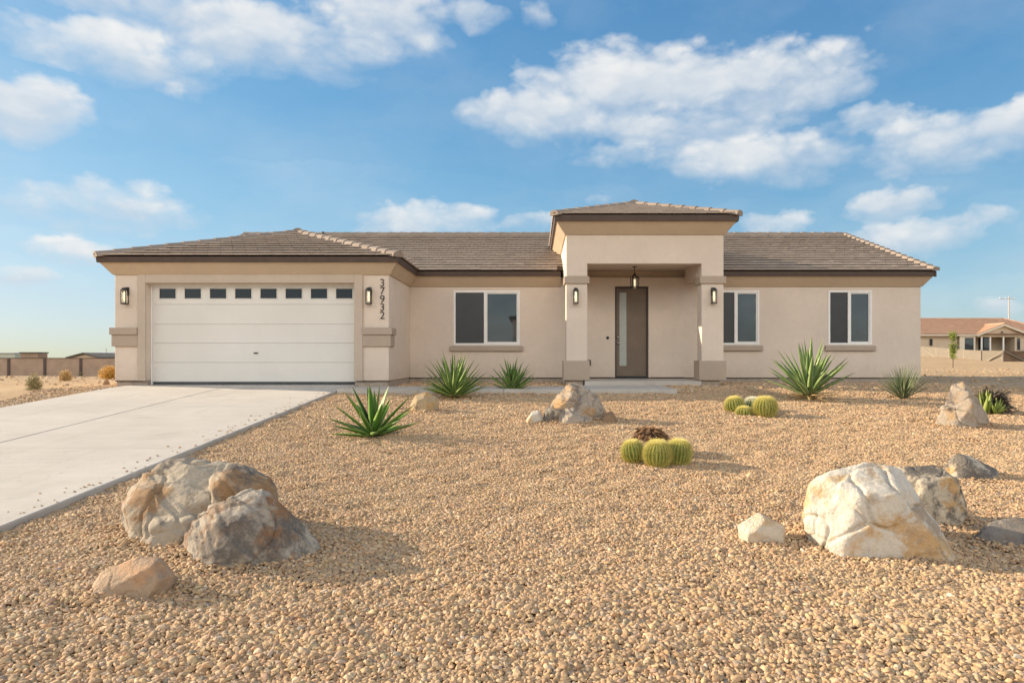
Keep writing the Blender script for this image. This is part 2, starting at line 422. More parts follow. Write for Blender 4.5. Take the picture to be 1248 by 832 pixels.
# ------------------------------------------------------------------ roof tiles
def clip_poly(poly, clip):
    """Sutherland-Hodgman: poly by convex counter-clockwise clip polygon"""
    out = poly
    for i in range(len(clip)):
        a, b = clip[i], clip[(i + 1) % len(clip)]
        ins = lambda p: (b[0] - a[0]) * (p[1] - a[1]) - (b[1] - a[1]) * (p[0] - a[0]) >= -1e-9
        res = []
        for j in range(len(out)):
            p, q = out[j], out[(j + 1) % len(out)]
            ip, iq = ins(p), ins(q)
            if ip: res.append(p)
            if ip != iq:
                den = (b[0] - a[0]) * (q[1] - p[1]) - (b[1] - a[1]) * (q[0] - p[0])
                t = ((b[0] - a[0]) * (a[1] - p[1]) - (b[1] - a[1]) * (a[0] - p[0])) / den
                res.append((p[0] + (q[0] - p[0]) * t, p[1] + (q[1] - p[1]) * t))
        out = res
        if len(out) < 3: return []
    return out
def tiles(mb, org, u, v, poly, expo=.345, wid=.305, butt=.076, head=.020):
    org, u, v = Vector(org), Vector(u).normalized(), Vector(v).normalized(); nrm = u.cross(v).normalized()
    if nrm.z < 0: nrm = -nrm
    umin = min(p[0] for p in poly); umax = max(p[0] for p in poly); vmax = max(p[1] for p in poly); vmin = min(p[1] for p in poly)
    row = int(math.floor(vmin / expo))
    while row * expo < vmax:
        off = (row % 2) * wid * .5
        i0 = int(math.floor((umin - off) / wid)) - 1
        for i in range(i0, int((umax - umin) / wid) + i0 + 4):
            ua = off + i * wid + .004; ub = ua + wid - .008
            rec = [(ua, row * expo), (ub, row * expo), (ub, row * expo + expo + .02), (ua, row * expo + expo + .02)]
            c = clip_poly(rec, poly)
            if len(c) < 3: continue
            j = random.gauss(0, .001); tilt = random.gauss(0, .0008); tone = min(1, max(0, random.gauss(.5, .13)))
            tops = []; bots = []
            for (a, bb) in c:
                t = (bb - row * expo) / expo
                h = butt + (head - butt) * t + j + tilt * ((a - ua) / wid - .5) * 2
                base = org + u * a + v * bb
                tops.append(base + nrm * h); bots.append(base + nrm * (h - .036))
            k = len(c)
            fs = [tuple(range(k)), tuple(range(k, 2 * k))[::-1]] + [(q, (q + 1) % k, k + (q + 1) % k, k + q) for q in range(k)]
            mb.add(tops + bots, fs, tone)
        row += 1
def cap_line(parent, mat, *a):
    mb = MB(); caps(mb, *a); return mb.build('ridge_cap', M[mat], parent)
def caps(mb, p0, p1, w=.15, h=.075, ln=.40, lift=.022):
    p0, p1 = Vector(p0), Vector(p1); L = (p1 - p0).length; d = (p1 - p0) / L
    side = d.cross(Vector((0, 0, 1))).normalized(); up = side.cross(d).normalized()
    n = max(1, int(round(L / ln))); st = L / n
    for i in range(n):
        a = p0 + d * (i * st - .03); b = p0 + d * ((i + 1) * st + .02)
        tone = min(1, max(0, random.gauss(.15, .12))); vs = []
        for p, lf, sc in ((a, lift, 1.06), (b, .0, .92)):
            for (s, q) in ((-1, -.06), (-.80, .035), (-.38, h * .92), (0, h * 1.05), (.38, h * .92), (.80, .035), (1, -.06)):
                vs.append(p + side * (s * w * sc) + up * (q + lf))
        fs = [(k, k + 1, 8 + k, 7 + k) for k in range(6)] + [(0, 7, 13, 6), tuple(range(7))[::-1], tuple(range(7, 14))]
        mb.add(vs, fs, tone)

# ------------------------------------------------------------------ world, sun, camera
SUN_EL, SUN_BACK = R(20.0), R(15.0)
sun_dir = Vector((-math.cos(SUN_BACK) * math.cos(SUN_EL), math.sin(SUN_BACK) * math.cos(SUN_EL), math.sin(SUN_EL)))
w = bpy.data.worlds.new('World'); SC.world = w; w.use_nodes = True
nt = NT(w.node_tree); bg = w.node_tree.nodes['Background']
sky = nt.n('ShaderNodeTexSky', sky_type='NISHITA', sun_disc=False, sun_elevation=SUN_EL, sun_rotation=math.atan2(sun_dir.x, sun_dir.y),
           altitude=350, air_density=1.0, dust_density=.6, ozone_density=1.6)
tc = nt.n('ShaderNodeTexCoord').outputs['Generated']
sep = nt.n('ShaderNodeSeparateXYZ', i={0: tc})
warp = nt.n('ShaderNodeTexNoise', i={'Vector': tc, 'Scale': 7.0, 'Detail': 5.0, 'Roughness': .6})
wv = nt.n('ShaderNodeVectorMath', operation='SUBTRACT', i={0: warp.outputs['Color'], 1: (.5, .5, .5)})
wsep = nt.n('ShaderNodeSeparateXYZ', i={0: wv.outputs[0]})
az = nt.m('ADD', nt.m('ARCTAN2', sep.outputs[0], sep.outputs[1]), nt.m('MULTIPLY', wsep.outputs[0], .14))
el = nt.m('ADD', nt.m('ARCSINE', sep.outputs[2]), nt.m('MULTIPLY', wsep.outputs[1], .06))
CL = [(300, 32, 240, 44, 1.0), (130, 62, 170, 40, .95), (455, 14, 90, 34, .8), (40, 128, 95, 40, 1.05), (125, 243, 135, 36, .92), (40, 250, 60, 20, .6),
      (770, 98, 130, 54, 1.1), (900, 98, 150, 54, 1.1), (655, 132, 105, 40, 1.0), (820, 152, 220, 34, .85), (985, 112, 80, 34, .9), (925, 192, 120, 32, .98), (770, 188, 110, 26, .62),
      (1150, 170, 120, 42, .9), (1235, 150, 75, 36, 1.0), (1050, 150, 70, 26, .6), (1096, 245, 68, 28, 1.0), (1115, 288, 110, 26, .95), (1205, 264, 55, 20, .8),
      (945, 273, 60, 24, 1.0), (515, 264, 105, 26, .92), (648, 269, 45, 16, .8), (85, 300, 65, 18, .7), (20, 332, 55, 22, .8), (585, 18, 60, 20, .55), (661, 10, 30, 24, .45),
      (1225, 375, 50, 22, .6), (725, 245, 40, 12, .5), (215, 108, 26, 14, .6)]
cov = None; lift = None
for (px, py, hw, hh, a) in CL:
    d = Vector(((px - CX) / F, 1, (CY - py) / F)); r = d.length; d.normalize()
    a0, e0 = math.atan2(d.x, d.y), math.asin(d.z)
    wa, we = hw / F * math.cos(a0) ** 2, hh / F * math.cos(a0)
    qa = nt.m('MULTIPLY', nt.m('SUBTRACT', az, a0), 1 / wa); qe = nt.m('MULTIPLY', nt.m('SUBTRACT', el, e0), 1 / we)
    # flat bases: the lower half of every cloud falls off quicker
    up_ = nt.m('MAXIMUM', qe, 0.0); dn_ = nt.m('MINIMUM', qe, 0.0)
    qq = nt.m('ADD', nt.m('MULTIPLY', nt.m('MULTIPLY', up_, up_), 1.25), nt.m('MULTIPLY', nt.m('MULTIPLY', dn_, dn_), .80))
    c = nt.m('SUBTRACT', a, nt.m('ADD', nt.m('MULTIPLY', qa, qa), qq))
    li = nt.m('ADD', c, nt.m('MULTIPLY', qe, .5))
    cov = c if cov is None else nt.m('SMOOTH_MAX', cov, c, .25)
    lift = li if lift is None else nt.m('SMOOTH_MAX', lift, li, .25)
# unseen cloud band added low behind the camera to fill the shaded facade
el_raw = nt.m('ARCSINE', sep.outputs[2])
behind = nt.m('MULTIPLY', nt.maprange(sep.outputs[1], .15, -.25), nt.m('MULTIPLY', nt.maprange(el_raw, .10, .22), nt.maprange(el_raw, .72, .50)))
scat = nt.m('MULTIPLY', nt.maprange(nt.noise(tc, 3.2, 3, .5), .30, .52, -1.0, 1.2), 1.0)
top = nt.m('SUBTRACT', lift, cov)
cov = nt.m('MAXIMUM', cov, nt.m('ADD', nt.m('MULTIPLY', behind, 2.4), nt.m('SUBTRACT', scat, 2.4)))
cm = nt.n('ShaderNodeMapping', i={'Vector': tc, 'Scale': (1, 1, 2.0)}).outputs[0]
vor = nt.n('ShaderNodeTexVoronoi', feature='F1', i={'Vector': nt.n('ShaderNodeVectorMath', operation='MULTIPLY_ADD', i={0: wv.outputs[0], 1: (.10, .10, .10), 2: cm}).outputs[0], 'Scale': 15.0, 'Detail': 2.0, 'Roughness': .5})
bil = nt.m('SUBTRACT', 1.16, vor.outputs['Distance'])
f1 = nt.m('ADD', nt.m('MULTIPLY', nt.noise(cm, 8.5, 10, .60), .68), nt.m('MULTIPLY', bil, .34))
cm2 = nt.n('ShaderNodeMapping', i={'Vector': tc, 'Scale': (1, 1, 2.0), 'Location': (.014, -.004, -.022)}).outputs[0]
f2 = nt.noise(cm2, 9, 4, .5); f1s = nt.noise(cm, 9, 4, .5)
dens = nt.m('ADD', nt.m('MULTIPLY', cov, .95), nt.m('MULTIPLY', nt.m('SUBTRACT', f1, .5), 2.3))
edge0 = nt.maprange(top, -.35, .28, -.75, -.26); edge1 = nt.maprange(top, -.35, .28, 1.35, .66)
alpha = nt.maprange(dens, edge0, edge1, 0, .90, 'SMOOTHSTEP')
veil = nt.m('MULTIPLY', nt.maprange(nt.noise(cm, 4.0, 7, .6), .40, .72, .07, .30), nt.maprange(el_raw, .55, .05, .5, 1))
alpha = nt.m('MAXIMUM', alpha, veil)
relief = nt.maprange(nt.m('SUBTRACT', f1s, f2), -.10, .14, 0, 1)
thick = nt.maprange(dens, .3, 1.6, 0, 1)
lit = nt.m('ADD', nt.m('MULTIPLY', relief, .45), nt.m('MULTIPLY', thick, .12))
lit = nt.m('ADD', lit, nt.m('MULTIPLY', nt.maprange(bil, .42, .78), .25))
lit = nt.m('ADD', lit, nt.maprange(top, -.40, .30, -.35, .40), clamp=True)
CG = 3.0
ccol = nt.mix(lit, (.76 * CG, .84 * CG, .93 * CG), (1.14 * CG, 1.12 * CG, 1.08 * CG))
# extra warm gain on the clouds behind the camera, added fill for the facade
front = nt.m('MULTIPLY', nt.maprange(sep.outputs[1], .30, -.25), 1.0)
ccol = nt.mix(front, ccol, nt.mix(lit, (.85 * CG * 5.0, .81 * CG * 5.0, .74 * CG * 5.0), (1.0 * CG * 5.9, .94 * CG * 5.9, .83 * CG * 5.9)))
hs = nt.n('ShaderNodeHueSaturation', i={'Saturation': 1.30, 'Color': sky.outputs[0]}).outputs[0]
# sky colour scaled per channel, then softly compressed to hold down the bright horizon
cmpn = nt.n('ShaderNodeVectorMath', operation='MULTIPLY', i={0: hs, 1: (.62, .905, 1.12)}).outputs[0]
den = nt.n('ShaderNodeVectorMath', operation='MULTIPLY_ADD', i={0: cmpn, 1: (.225, .225, .205), 2: (1, 1, 1)}).outputs[0]
skyc = nt.n('ShaderNodeVectorMath', operation='DIVIDE', i={0: cmpn, 1: den}).outputs[0]
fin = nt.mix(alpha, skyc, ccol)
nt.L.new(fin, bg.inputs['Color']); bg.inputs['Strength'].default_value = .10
w.cycles.sampling_method = 'MANUAL'; w.cycles.sample_map_resolution = 1024

sl = bpy.data.lights.new('sun', 'SUN'); sl.energy = 3.2; sl.angle = R(.55); sl.color = (1, .85, .64)
so = bpy.data.objects.new('sun', sl); COL.objects.link(so); so.rotation_euler = sun_dir.to_track_quat('Z', 'Y').to_euler(); so.location = (-30, 10, 20)
cam = bpy.data.cameras.new('camera'); co = bpy.data.objects.new('camera', cam); COL.objects.link(co); SC.camera = co
co.location = (0, 0, CZ); co.rotation_euler = (R(90), 0, 0)
cam.sensor_fit = 'HORIZONTAL'; cam.sensor_width = 36; cam.lens = 36 * F / 1248
cam.shift_x = -(CX - 624) / 1248; cam.shift_y = (CY - 416) / 1248; cam.clip_start = .1; cam.clip_end = 4000
vs_ = SC.view_settings; vs_.view_transform = 'Standard'; vs_.look = 'None'; vs_.gamma = 1; vs_.use_curve_mapping = False
vs_.exposure = 1.5
SC.render.engine = 'CYCLES'; SC.cycles.max_bounces = 7; SC.cycles.diffuse_bounces = 4; SC.cycles.use_denoising = True

# ------------------------------------------------------------------ terrain
def axis(segs):
    out = []
    for a, b, s in segs: out += list(np.arange(a, b, s))
    return np.array(out + [segs[-1][1]])
gx = axis([(-900, -120, 60), (-120, -40, 8), (-40, -16, 2), (-16, 20, .3), (20, 50, 2), (50, 160, 8), (160, 900, 60)])
gy = axis([(-900, -60, 60), (-60, -4, 4), (-4, 24, .3), (24, 60, 1.5), (60, 140, 5), (140, 1500, 80)])
XX, YY = np.meshgrid(gx, gy)
_in = smooth(-4.35, -3.9, XX) * (1 - smooth(16.3, 16.9, XX)) * smooth(1.1, 1.6, YY) * (1 - smooth(14.6, 15.1, YY))
ZZ = G(XX, YY) - .09 * _in                                         # dug out where the gravel bed lies
V = np.stack([XX, YY, ZZ], -1).reshape(-1, 3); nx = len(gx)
Fq = [(j * nx + i, j * nx + i + 1, (j + 1) * nx + i + 1, (j + 1) * nx + i) for j in range(len(gy) - 1) for i in range(nx - 1)]
tag(link('ground', mesh_np('ground', V, Fq), M['ground'], None, True), kind='structure')
# low hills across the valley, behind the viewer (the windows mirror them)
hm = MB(); hv = []; hf = []
hxs = np.linspace(-900, 900, 90)
for k, x in enumerate(hxs):
    h = 14 + 9 * math.sin(x * .011 + 1) + 6 * math.sin(x * .031) + 3 * math.sin(x * .083 + 2)
    for (dy, hh) in ((0, -3), (-60, .55 * h), (-120, max(4, h)), (-260, -3)): hv.append((x, -520 + dy, hh))
for k in range(len(hxs) - 1):
    for j in range(3): hf.append((k * 4 + j, k * 4 + j + 1, k * 4 + 5 + j, k * 4 + 4 + j))
tag(link('hills', mesh_np('hills', hv, hf), M['hill'], None, True), kind='structure')

# driveway: panels with open control joints, falling to the street
DX0, DX1, DJ = -9.82, -4.42, -7.22
dm = MB()
def slab(mb, x0, x1, y0, y1, zf, th=.14, step=.8):
    ys = list(np.linspace(y0, y1, max(2, int(abs(y1 - y0) / step) + 2)))
    e = .012                                                          # eased edge
    vs = []; fs = []
    for y in ys:
        z = float(zf(y))
        vs += [(x0, y, z - th), (x0, y, z - e), (x0 + e, y, z), (x1 - e, y, z), (x1, y, z - e), (x1, y, z - th)]
    for i in range(len(ys) - 1):
        for j in range(5): fs.append((i * 6 + j, i * 6 + j + 1, i * 6 + 7 + j, i * 6 + 6 + j))
    fs += [tuple(range(6)), tuple(range((len(ys) - 1) * 6, len(ys) * 6))[::-1]]
    mb.add(vs, fs)
yb = [-1.5, 1.5, 5.0, 8.85, 12.7, 16.42]
for a, b in zip(yb[:-1], yb[1:]):
    for (x0, x1) in ((DX0, DJ - .009), (DJ + .009, DX1)):
        slab(dm, x0, x1, a + .004, b - .004, plane)
tag(dm.build('driveway', M['concrete']), kind='structure')
base = MB(); 
for a, b in zip(np.arange(-1.4, 16.2, .8), np.arange(-.6, 17, .8)):
    base.add([(DX0 + .05, a, float(plane(a)) - .035), (DX1 - .05, a, float(plane(a)) - .035), (DX1 - .05, b, float(plane(b)) - .035), (DX0 + .05, b, float(plane(b)) - .035)], [(0, 1, 2, 3)])
tag(base.build('driveway_bed', M['darkrub']), kind='structure')
wk = MB()
for a, b in ((-4.40, -2.6), (-2.59, -.7), (-.69, 1.2), (1.21, 3.16)): slab(wk, a, b, 15.15, 16.44, lambda y: -.035, .2, 2)
slab(wk, 1.0, 3.16, 16.45, 17.14, lambda y: -.035, .2, 2)
tag(wk.build('walkway', M['concrete']), kind='structure')
ap = MB(); ap.box(-9.39, -4.365, 16.425, 16.9, -.2, -.004)
tag(ap.build('garage_apron', M['concrete']), kind='structure')

# ------------------------------------------------------------------ THE HOUSE
house = empty('house', (0, 16.5, 0), 'single storey beige stucco ranch house with brown tile roof and attached garage', 'house')
YG, YM, YP = 16.5, 19.26, 17.4
XL, XR, XGR = -10.16, 10.88, -3.53
YB = 29.86
GD = (-9.39, -4.363, -.2, 2.46)
m = MB(); wall_panel(m, XL, XGR, .10, 2.92, YG, YG + .23, [GD])
m.box(XGR - .23, XGR, YG + .232, YM + .2, .10, 2.92)
m.build('garage_wall', M['stucco'], house, .02)
W1, W2, W3 = (-2.299, -.424, 1.0115, 2.553), (5.05, 6.33, 1.02, 2.556), (8.27, 9.507, 1.02, 2.556)
DOOR = (2.257, 3.204, .08, 2.672)
m = MB(); wall_panel(m, XGR + .002, XR, .10, 2.92, YM, YM + .22, [W1, W2, W3, DOOR])
m.build('front_wall', M['stucco'], house, .012)
PITCH, YEAVE, ZE = .357, 18.99, 3.06
YR = 24.56; ZR = ZE + PITCH * (YR - YEAVE)
def zroof(y): return ZE + PITCH * (YR - YEAVE - abs(y - YR))
for x0, x1, ya in ((XL, XL + .2, YG + .232), (XR - .2, XR - .002, YM + .222)):
    m = MB()
    pts = [(ya, .1), (YB, .1), (YB, zroof(YB) - .12), (YR, ZR - .12), (max(ya, YM), zroof(max(ya, YM)) - .12)]
    if ya < YM: pts.append((ya, 2.92))
    k = len(pts); vs = [(x0, y, z) for y, z in pts] + [(x1, y, z) for y, z in pts]
    m.add(vs, [tuple(range(k)), tuple(range(k, 2 * k))[::-1]] + [(i, (i + 1) % k, k + (i + 1) % k, k + i) for i in range(k)])
    m.build('side_wall', M['stucco'], house)
m = MB(); m.box(XL + .202, XR - .202, YB - .2, YB, .1, 2.92); m.build('rear_wall', M['stucco'], house)
# concrete stem below the stucco screed
m = MB()
m.box(XL + .03, -9.392, YG + .03, YG + .22, -.35, .098); m.box(-4.361, XGR - .03, YG + .03, YG + .22, -.35, .098)
m.box(XL + .03, XL + .2, YG + .222, YB - .03, -.6, .098); m.box(XGR - .2, XGR - .03, YG + .222, YM + .2, -.35, .098)
m.box(XGR - .028, XR - .03, YM + .03, YM + .2, -.35, .077); m.box(XR - .2, XR - .032, YM + .202, YB - .03, -.35, .097)
m.build('foundation', M['stem'], house, .01)
for q in ((XL + .01, -9.50, YG - .004, YG + .2, .084, .0995), (-4.30, XGR + .004, YG - .004, YG + .2, .084, .0995), (XGR + .006, .9, YM - .004, YM + .1, .084, .0995),
          (4.72, XR, YM - .004, YM + .1, .084, .0995), (1.34, 2.2, YM - .004, YM + .1, .1005, .112), (3.26, 4.2, YM - .004, YM + .1, .1005, .112)):
    m = MB(); m.box(*q); m.build('weep_screed', M['doorframe'], house)

# garage surround and stone-coloured bands
m = MB(); a, b = -9.58, -4.155
m.box(a, GD[0] - .001, YG - .05, YG - .001, .10, 2.66); m.box(GD[1] + .001, b, YG - .05, YG - .001, .10, 2.66); m.box(GD[0] + .0, GD[1] - .0, YG - .05, YG - .001, 2.461, 2.66)
m.build('door_surround', M['surround'], house, .008)
def band(parts, p):
    m = MB()
    for path, pr in parts: sweep(m, path, pr)
    return m.build('trim_band', M['trim'], p, .008)
zc0, zc1, zb0 = PZ(407.8, YG), PZ(399.3, YG), PZ(422, YG)
band([([(XL, 17.1), (XL, YG), (a - .001, YG)], [(.001, zc0), (.085, zc0), (.085, zc1), (.001, zc1)]),
      ([(XL, 17.07), (XL, YG), (a - .001, YG)], [(.001, zb0), (.05, zb0), (.05, zc0 - .001), (.001, zc0 - .001)])], house)
band([([(b + .001, YG), (XGR, YG), (XGR, 16.98)], [(.001, zc0), (.085, zc0), (.085, zc1), (.001, zc1)]),
      ([(b + .001, YG), (XGR, YG), (XGR, 16.95)], [(.001, zb0), (.05, zb0), (.05, zc0 - .001), (.001, zc0 - .001)])], house)

# coved cornice and fascia
OV = .27
def eave(paths, z0, z1, z2, ov, p):
    m = MB(); f = MB()
    for path in paths:
        sweep(m, path, [(.001, z0), (.03, z0 - .0), (ov - .035, z1), (.001, z1 + .03)])
        sweep(f, path, [(ov - .036, z1 - .012), (ov, z1 - .012), (ov + .012, z2), (ov - .036, z2)])
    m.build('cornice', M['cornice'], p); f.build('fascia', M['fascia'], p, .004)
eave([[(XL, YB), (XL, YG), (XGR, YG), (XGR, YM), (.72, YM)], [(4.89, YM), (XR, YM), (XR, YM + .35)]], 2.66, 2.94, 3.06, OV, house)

# roofs
def tile_roof(name, fn, parent, mat='tile', smooth_=False):
    mb = MB(); fn(mb); return mb.build(name, M[mat], parent, 0, smooth_)
sv = Vector((0, 1, PITCH)).normalized(); LV = math.hypot(1, PITCH)
XA, XB = XL - OV + .02, XR + OV + .03
def main_tiles(mb):
    Lr = (YR - YEAVE + .05) * LV
    org = (0, YEAVE - .05, ZE - .0)
    tiles(mb, org, (1, 0, 0), sv, [(XA, 0), (.62, 0), (.62, Lr), (XA, Lr)])
    tiles(mb, org, (1, 0, 0), sv, [(.62, .62), (4.98, .62), (4.98, Lr), (.62, Lr)])
    tiles(mb, org, (1, 0, 0), sv, [(4.98, 0), (XB, 0), (XB, Lr), (4.98, Lr)])
    tiles(mb, (0, 2 * YR - YEAVE + .05, ZE), (-1, 0, 0), Vector((0, -1, PITCH)), [(-XB, 0), (-XA, 0), (-XA, Lr), (-XB, Lr)])
roof = tile_roof('roof', main_tiles, house)
# deck under the tiles (gable prism)
m = MB()
for (x0, x1, y0) in ((XA + .02, .60, YEAVE), (.62, 4.98, YM + .3), (5.0, XB - .02, YEAVE)):
    pts = [(y0, zroof(y0) - .012), (YR, ZR - .012), (2 * YR - YEAVE, ZE - .012), (2 * YR - YEAVE, ZE - .10), (YR, ZR - .10), (y0, zroof(y0) - .10)]
    k = len(pts); vs = [(x0, y, z) for y, z in pts] + [(x1, y, z) for y, z in pts]
    m.add(vs, [tuple(range(k)), tuple(range(k, 2 * k))[::-1]] + [(i, (i + 1) % k, k + (i + 1) % k, k + i) for i in range(k)])
m.build('roof_deck', M['deck'], roof)
for x, s in ((XB - .02, 1), (XA + .02, -1)):
    m = MB()
    for (ya, yb_) in ((YEAVE - .02, YR), (2 * YR - YEAVE + .02, YR)):
        pa, pb = (x, ya, zroof(ya) - .0), (x, yb_, ZR - .0)
        vs = [(x - s * .04, pa[1], pa[2] - .15), (x, pa[1], pa[2] - .15), (x, pa[1], pa[2] + .01), (x - s * .04, pa[1], pa[2] + .01),
              (x - s * .04, pb[1], pb[2] - .15), (x, pb[1], pb[2] - .15), (x, pb[1], pb[2] + .01), (x - s * .04, pb[1], pb[2] + .01)]
        m.add(vs, [(0, 1, 2, 3), (4, 7, 6, 5), (0, 4, 5, 1), (1, 5, 6, 2), (2, 6, 7, 3), (3, 7, 4, 0)])
    m.build('rake_board', M['fascia'], roof)
cap_line(roof, 'tilecap', (XA, YR, ZR + .03), (XB, YR, ZR + .03), .16, .08)
for x in (XB - .07, XA + .07):
    cap_line(roof, 'tilecap', (x, YEAVE - .06, ZE + .05), (x, YR, ZR + .05), .10, .05, .345, .03)

m = MB(); vx = PX(393.5, 23.4); m.cyl((vx, 23.4, 4.4), (vx, 23.4, PZ(282.5, 23.4)), .045); m.cyl((vx, 23.4, 4.62), (vx, 23.4, 4.70), .09, .05)
m.build('vent_pipe', M['darkroof'], house)

# hipped garage roof
GP = .335
GX0, GX1, GY0 = XL - OV, XGR + OV, YG - OV
hw = (GX1 - GX0) / 2; GXC = (GX0 + GX1) / 2; GYA = GY0 + hw; GZA = ZE + GP * hw
YV = YEAVE + (GZA - ZE) / PITCH                                        # where its ridge dies into the main slope
lg = math.hypot(1, GP)
def garage_tiles(mb):
    e = .03
    tiles(mb, (GXC, GY0 - e, ZE), (1, 0, 0), (0, 1, GP), [(-hw - e, 0), (hw + e, 0), (0, (hw + e) * lg)])
    # east slope: u runs along +Y, v climbs to -X
    q = [(GY0 - e, 0), (YEAVE + .25, 0), (YV + .25, (hw + e) * lg), (GYA, (hw + e) * lg)]
    tiles(mb, (GX1 + e, 0, ZE), (0, 1, 0), (-1, 0, GP), q)
    q = [(-(YV + .25), (hw + e) * lg), (-(YEAVE + .9), 0), (-(GY0 - e), 0), (-GYA, (hw + e) * lg)]
    tiles(mb, (GX0 - e, 0, ZE), (0, -1, 0), (1, 0, GP), [q[1], q[2], q[3], q[0]])
groof = tile_roof('garage_roof', garage_tiles, house)
m = MB(); m.add([(GX0, GY0, ZE - .015), (GX1, GY0, ZE - .015), (GXC, GYA, GZA - .015), (GXC, YV + .2, GZA - .015), (GX1, YEAVE + .2, ZE - .015), (GX0, YEAVE + .2, ZE - .015)],
                [(0, 1, 2), (1, 4, 3, 2), (0, 2, 3, 5), (0, 5, 4, 1), (5, 3, 4)])
m.build('roof_deck', M['deck'], groof)
cap_line(groof, 'tilecap', (GX0 - .0, GY0 - .0, ZE + .035), (GXC, GYA, GZA + .035)); cap_line(groof, 'tilecap', (GX1 + .0, GY0 - .0, ZE + .035), (GXC, GYA, GZA + .035)); cap_line(groof, 'tilecap', (GXC, GYA - .1, GZA + .04), (GXC, YV + .1, GZA + .04))


# garage door
gd = MB(); yd = YG + .21
zl = [.07, .544, 1.017, 1.479, 1.962, 2.447]
gdx0, gdx1 = GD[0] + .035, GD[1] - .035
pan = [(-9.21 + .6178 * k, -8.775 + .6178 * k, 2.091, 2.364) for k in range(8)]
for z0, z1 in zip(zl[:-1], zl[1:]):
    hs = pan if z1 > 2.4 else []
    wall_panel(gd, gdx0, gdx1, z0 + .002, z1 - .002, yd, yd + .045, hs)
gdo = gd.build('garage_door', M['garage'], house, .004)
m = MB(); m.box(gdx0 + .003, gdx1 - .003, yd + .02, yd + .05, .0, .07); m.build('bottom_seal', M['darkrub'], gdo)
m = MB(); m.box(GD[0] + .002, gdx0 - .002, yd - .03, yd + .06, 0, 2.455); m.box(gdx1 + .002, GD[1] - .002, yd - .03, yd + .06, 0, 2.455)
m.box(GD[0] + .002, GD[1] - .002, yd - .032, yd - .004, 2.425, 2.458); m.build('weather_strip', M['white'], gdo, .004)
m = MB(); m.box(gdx0, gdx1, yd + .09, yd + .1, 0, 2.45); m.build('backing_panel', M['darkrub'], gdo)
for k, (a0, b0, c0, d0) in enumerate(pan):
    f = MB(); wall_panel(f, a0 + .001, b0 - .001, c0 + .001, d0 - .001, yd - .008, yd + .02, [(a0 + .018, b0 - .018, c0 + .018, d0 - .018)])
    fr = f.build('pane_frame', M['garage'], gdo, .003)
    g = MB(); g.box(a0 + .002, b0 - .002, yd + .021, yd + .03, c0 + .002, d0 - .002); g.build('pane', M['glass2'], gdo)
m = MB(); hx, hz = PX(312, yd), PZ(430, yd); m.box(hx - .05, hx + .05, yd - .03, yd - .001, hz - .015, hz + .012); m.cyl((hx, yd - .028, hz), (hx, yd - .05, hz), .012)
m.build('handle', M['darkrub'], gdo, .004)

# windows
def window(rect, frac=.475):
    x0, x1, z0, z1 = rect; y = YM + .012; fw = .058
    xm = x0 + (x1 - x0) * frac
    f = MB(); wall_panel(f, x0 + .001, x1 - .001, z0 + .001, z1 - .001, y - .022, y + .05, [(x0 + fw, xm - .032, z0 + fw, z1 - fw), (xm + .032, x1 - fw, z0 + fw, z1 - fw)])
    fo = f.build('window', M['white'], house, .005)
    s = MB(); wall_panel(s, xm + .033, x1 - fw - .001, z0 + fw + .001, z1 - fw - .001, y - .004, y + .03, [(xm + .065, x1 - fw - .035, z0 + fw + .035, z1 - fw - .035)])
    s.build('sash', M['white'], fo, .003)
    g = MB(); g.box(xm + .05, x1 - fw - .02, y + .018, y + .024, z0 + fw + .02, z1 - fw - .02); g.build('pane', M['glass'], fo)
    g = MB(); g.box(x0 + fw + .001, xm - .033, y + .024, y + .032, z0 + fw + .001, z1 - fw - .001); g.build('pane', M['glass'], fo)
    g = MB(); g.box(x0 + fw + .002, xm - .034, y + .004, y + .008, z0 + fw + .002, z1 - fw - .002); g.build('insect_screen', M['screen'], fo)
    s = MB(); s.box(x0 - .10, x1 + .085, YM - .075, YM - .001, z0 - .165, z0 - .018); s.build('sill', M['trim'], fo, .012)
for r_ in (W1, W2, W3): window(r_)

# front door
fd = MB(); yf = YM + .09
x0, x1, z0, z1 = DOOR
GS = (2.395, 2.600, .43, 2.51)
wall_panel(fd, x0 + .052, x1 - .052, z0 + .05, z1 - .052, yf, yf + .045, [GS])
fdo = fd.build('front_door', M['doorbrown'], house, .004)
m = MB(); m.box(x0 + .002, x0 + .05, yf - .04, yf + .06, z0 + .03, z1 - .002); m.box(x1 - .05, x1 - .002, yf - .04, yf + .06, z0 + .03, z1 - .002); m.box(x0 + .051, x1 - .051, yf - .04, yf + .06, z1 - .05, z1 - .002)
m.build('door_frame', M['doorframe'], fdo, .004)
m = MB(); m.box(x0 + .003, x1 - .003, YM - .03, yf + .06, z0 + .001, z0 + .028); m.build('threshold', M['darkrub'], fdo, .004)
m = MB(); m.box(x0, x1, yf + .1, yf + .12, z0, z1); m.build('door_backing', M['darkrub'], fdo)
m = MB(); m.box(GS[0] + .002, GS[1] - .002, yf + .012, yf + .03, GS[2] + .002, GS[3] - .002); m.build('glass_panel', M['frost'], fdo)
m = MB(); hx = PX(752.6, yf); 
m.cyl((hx, yf - .001, 1.24), (hx, yf - .02, 1.24), .03, n=16); m.build('deadbolt', M['steel'], fdo, 0, True); m = MB(); m.cyl((hx, yf - .001, 1.08), (hx, yf - .055, 1.08), .024, n=16); m.cyl((hx - .005, yf - .055, 1.08), (hx + .095, yf - .055, 1.075), .012, .009)
m.build('door_handle', M['steel'], fdo, 0, True)

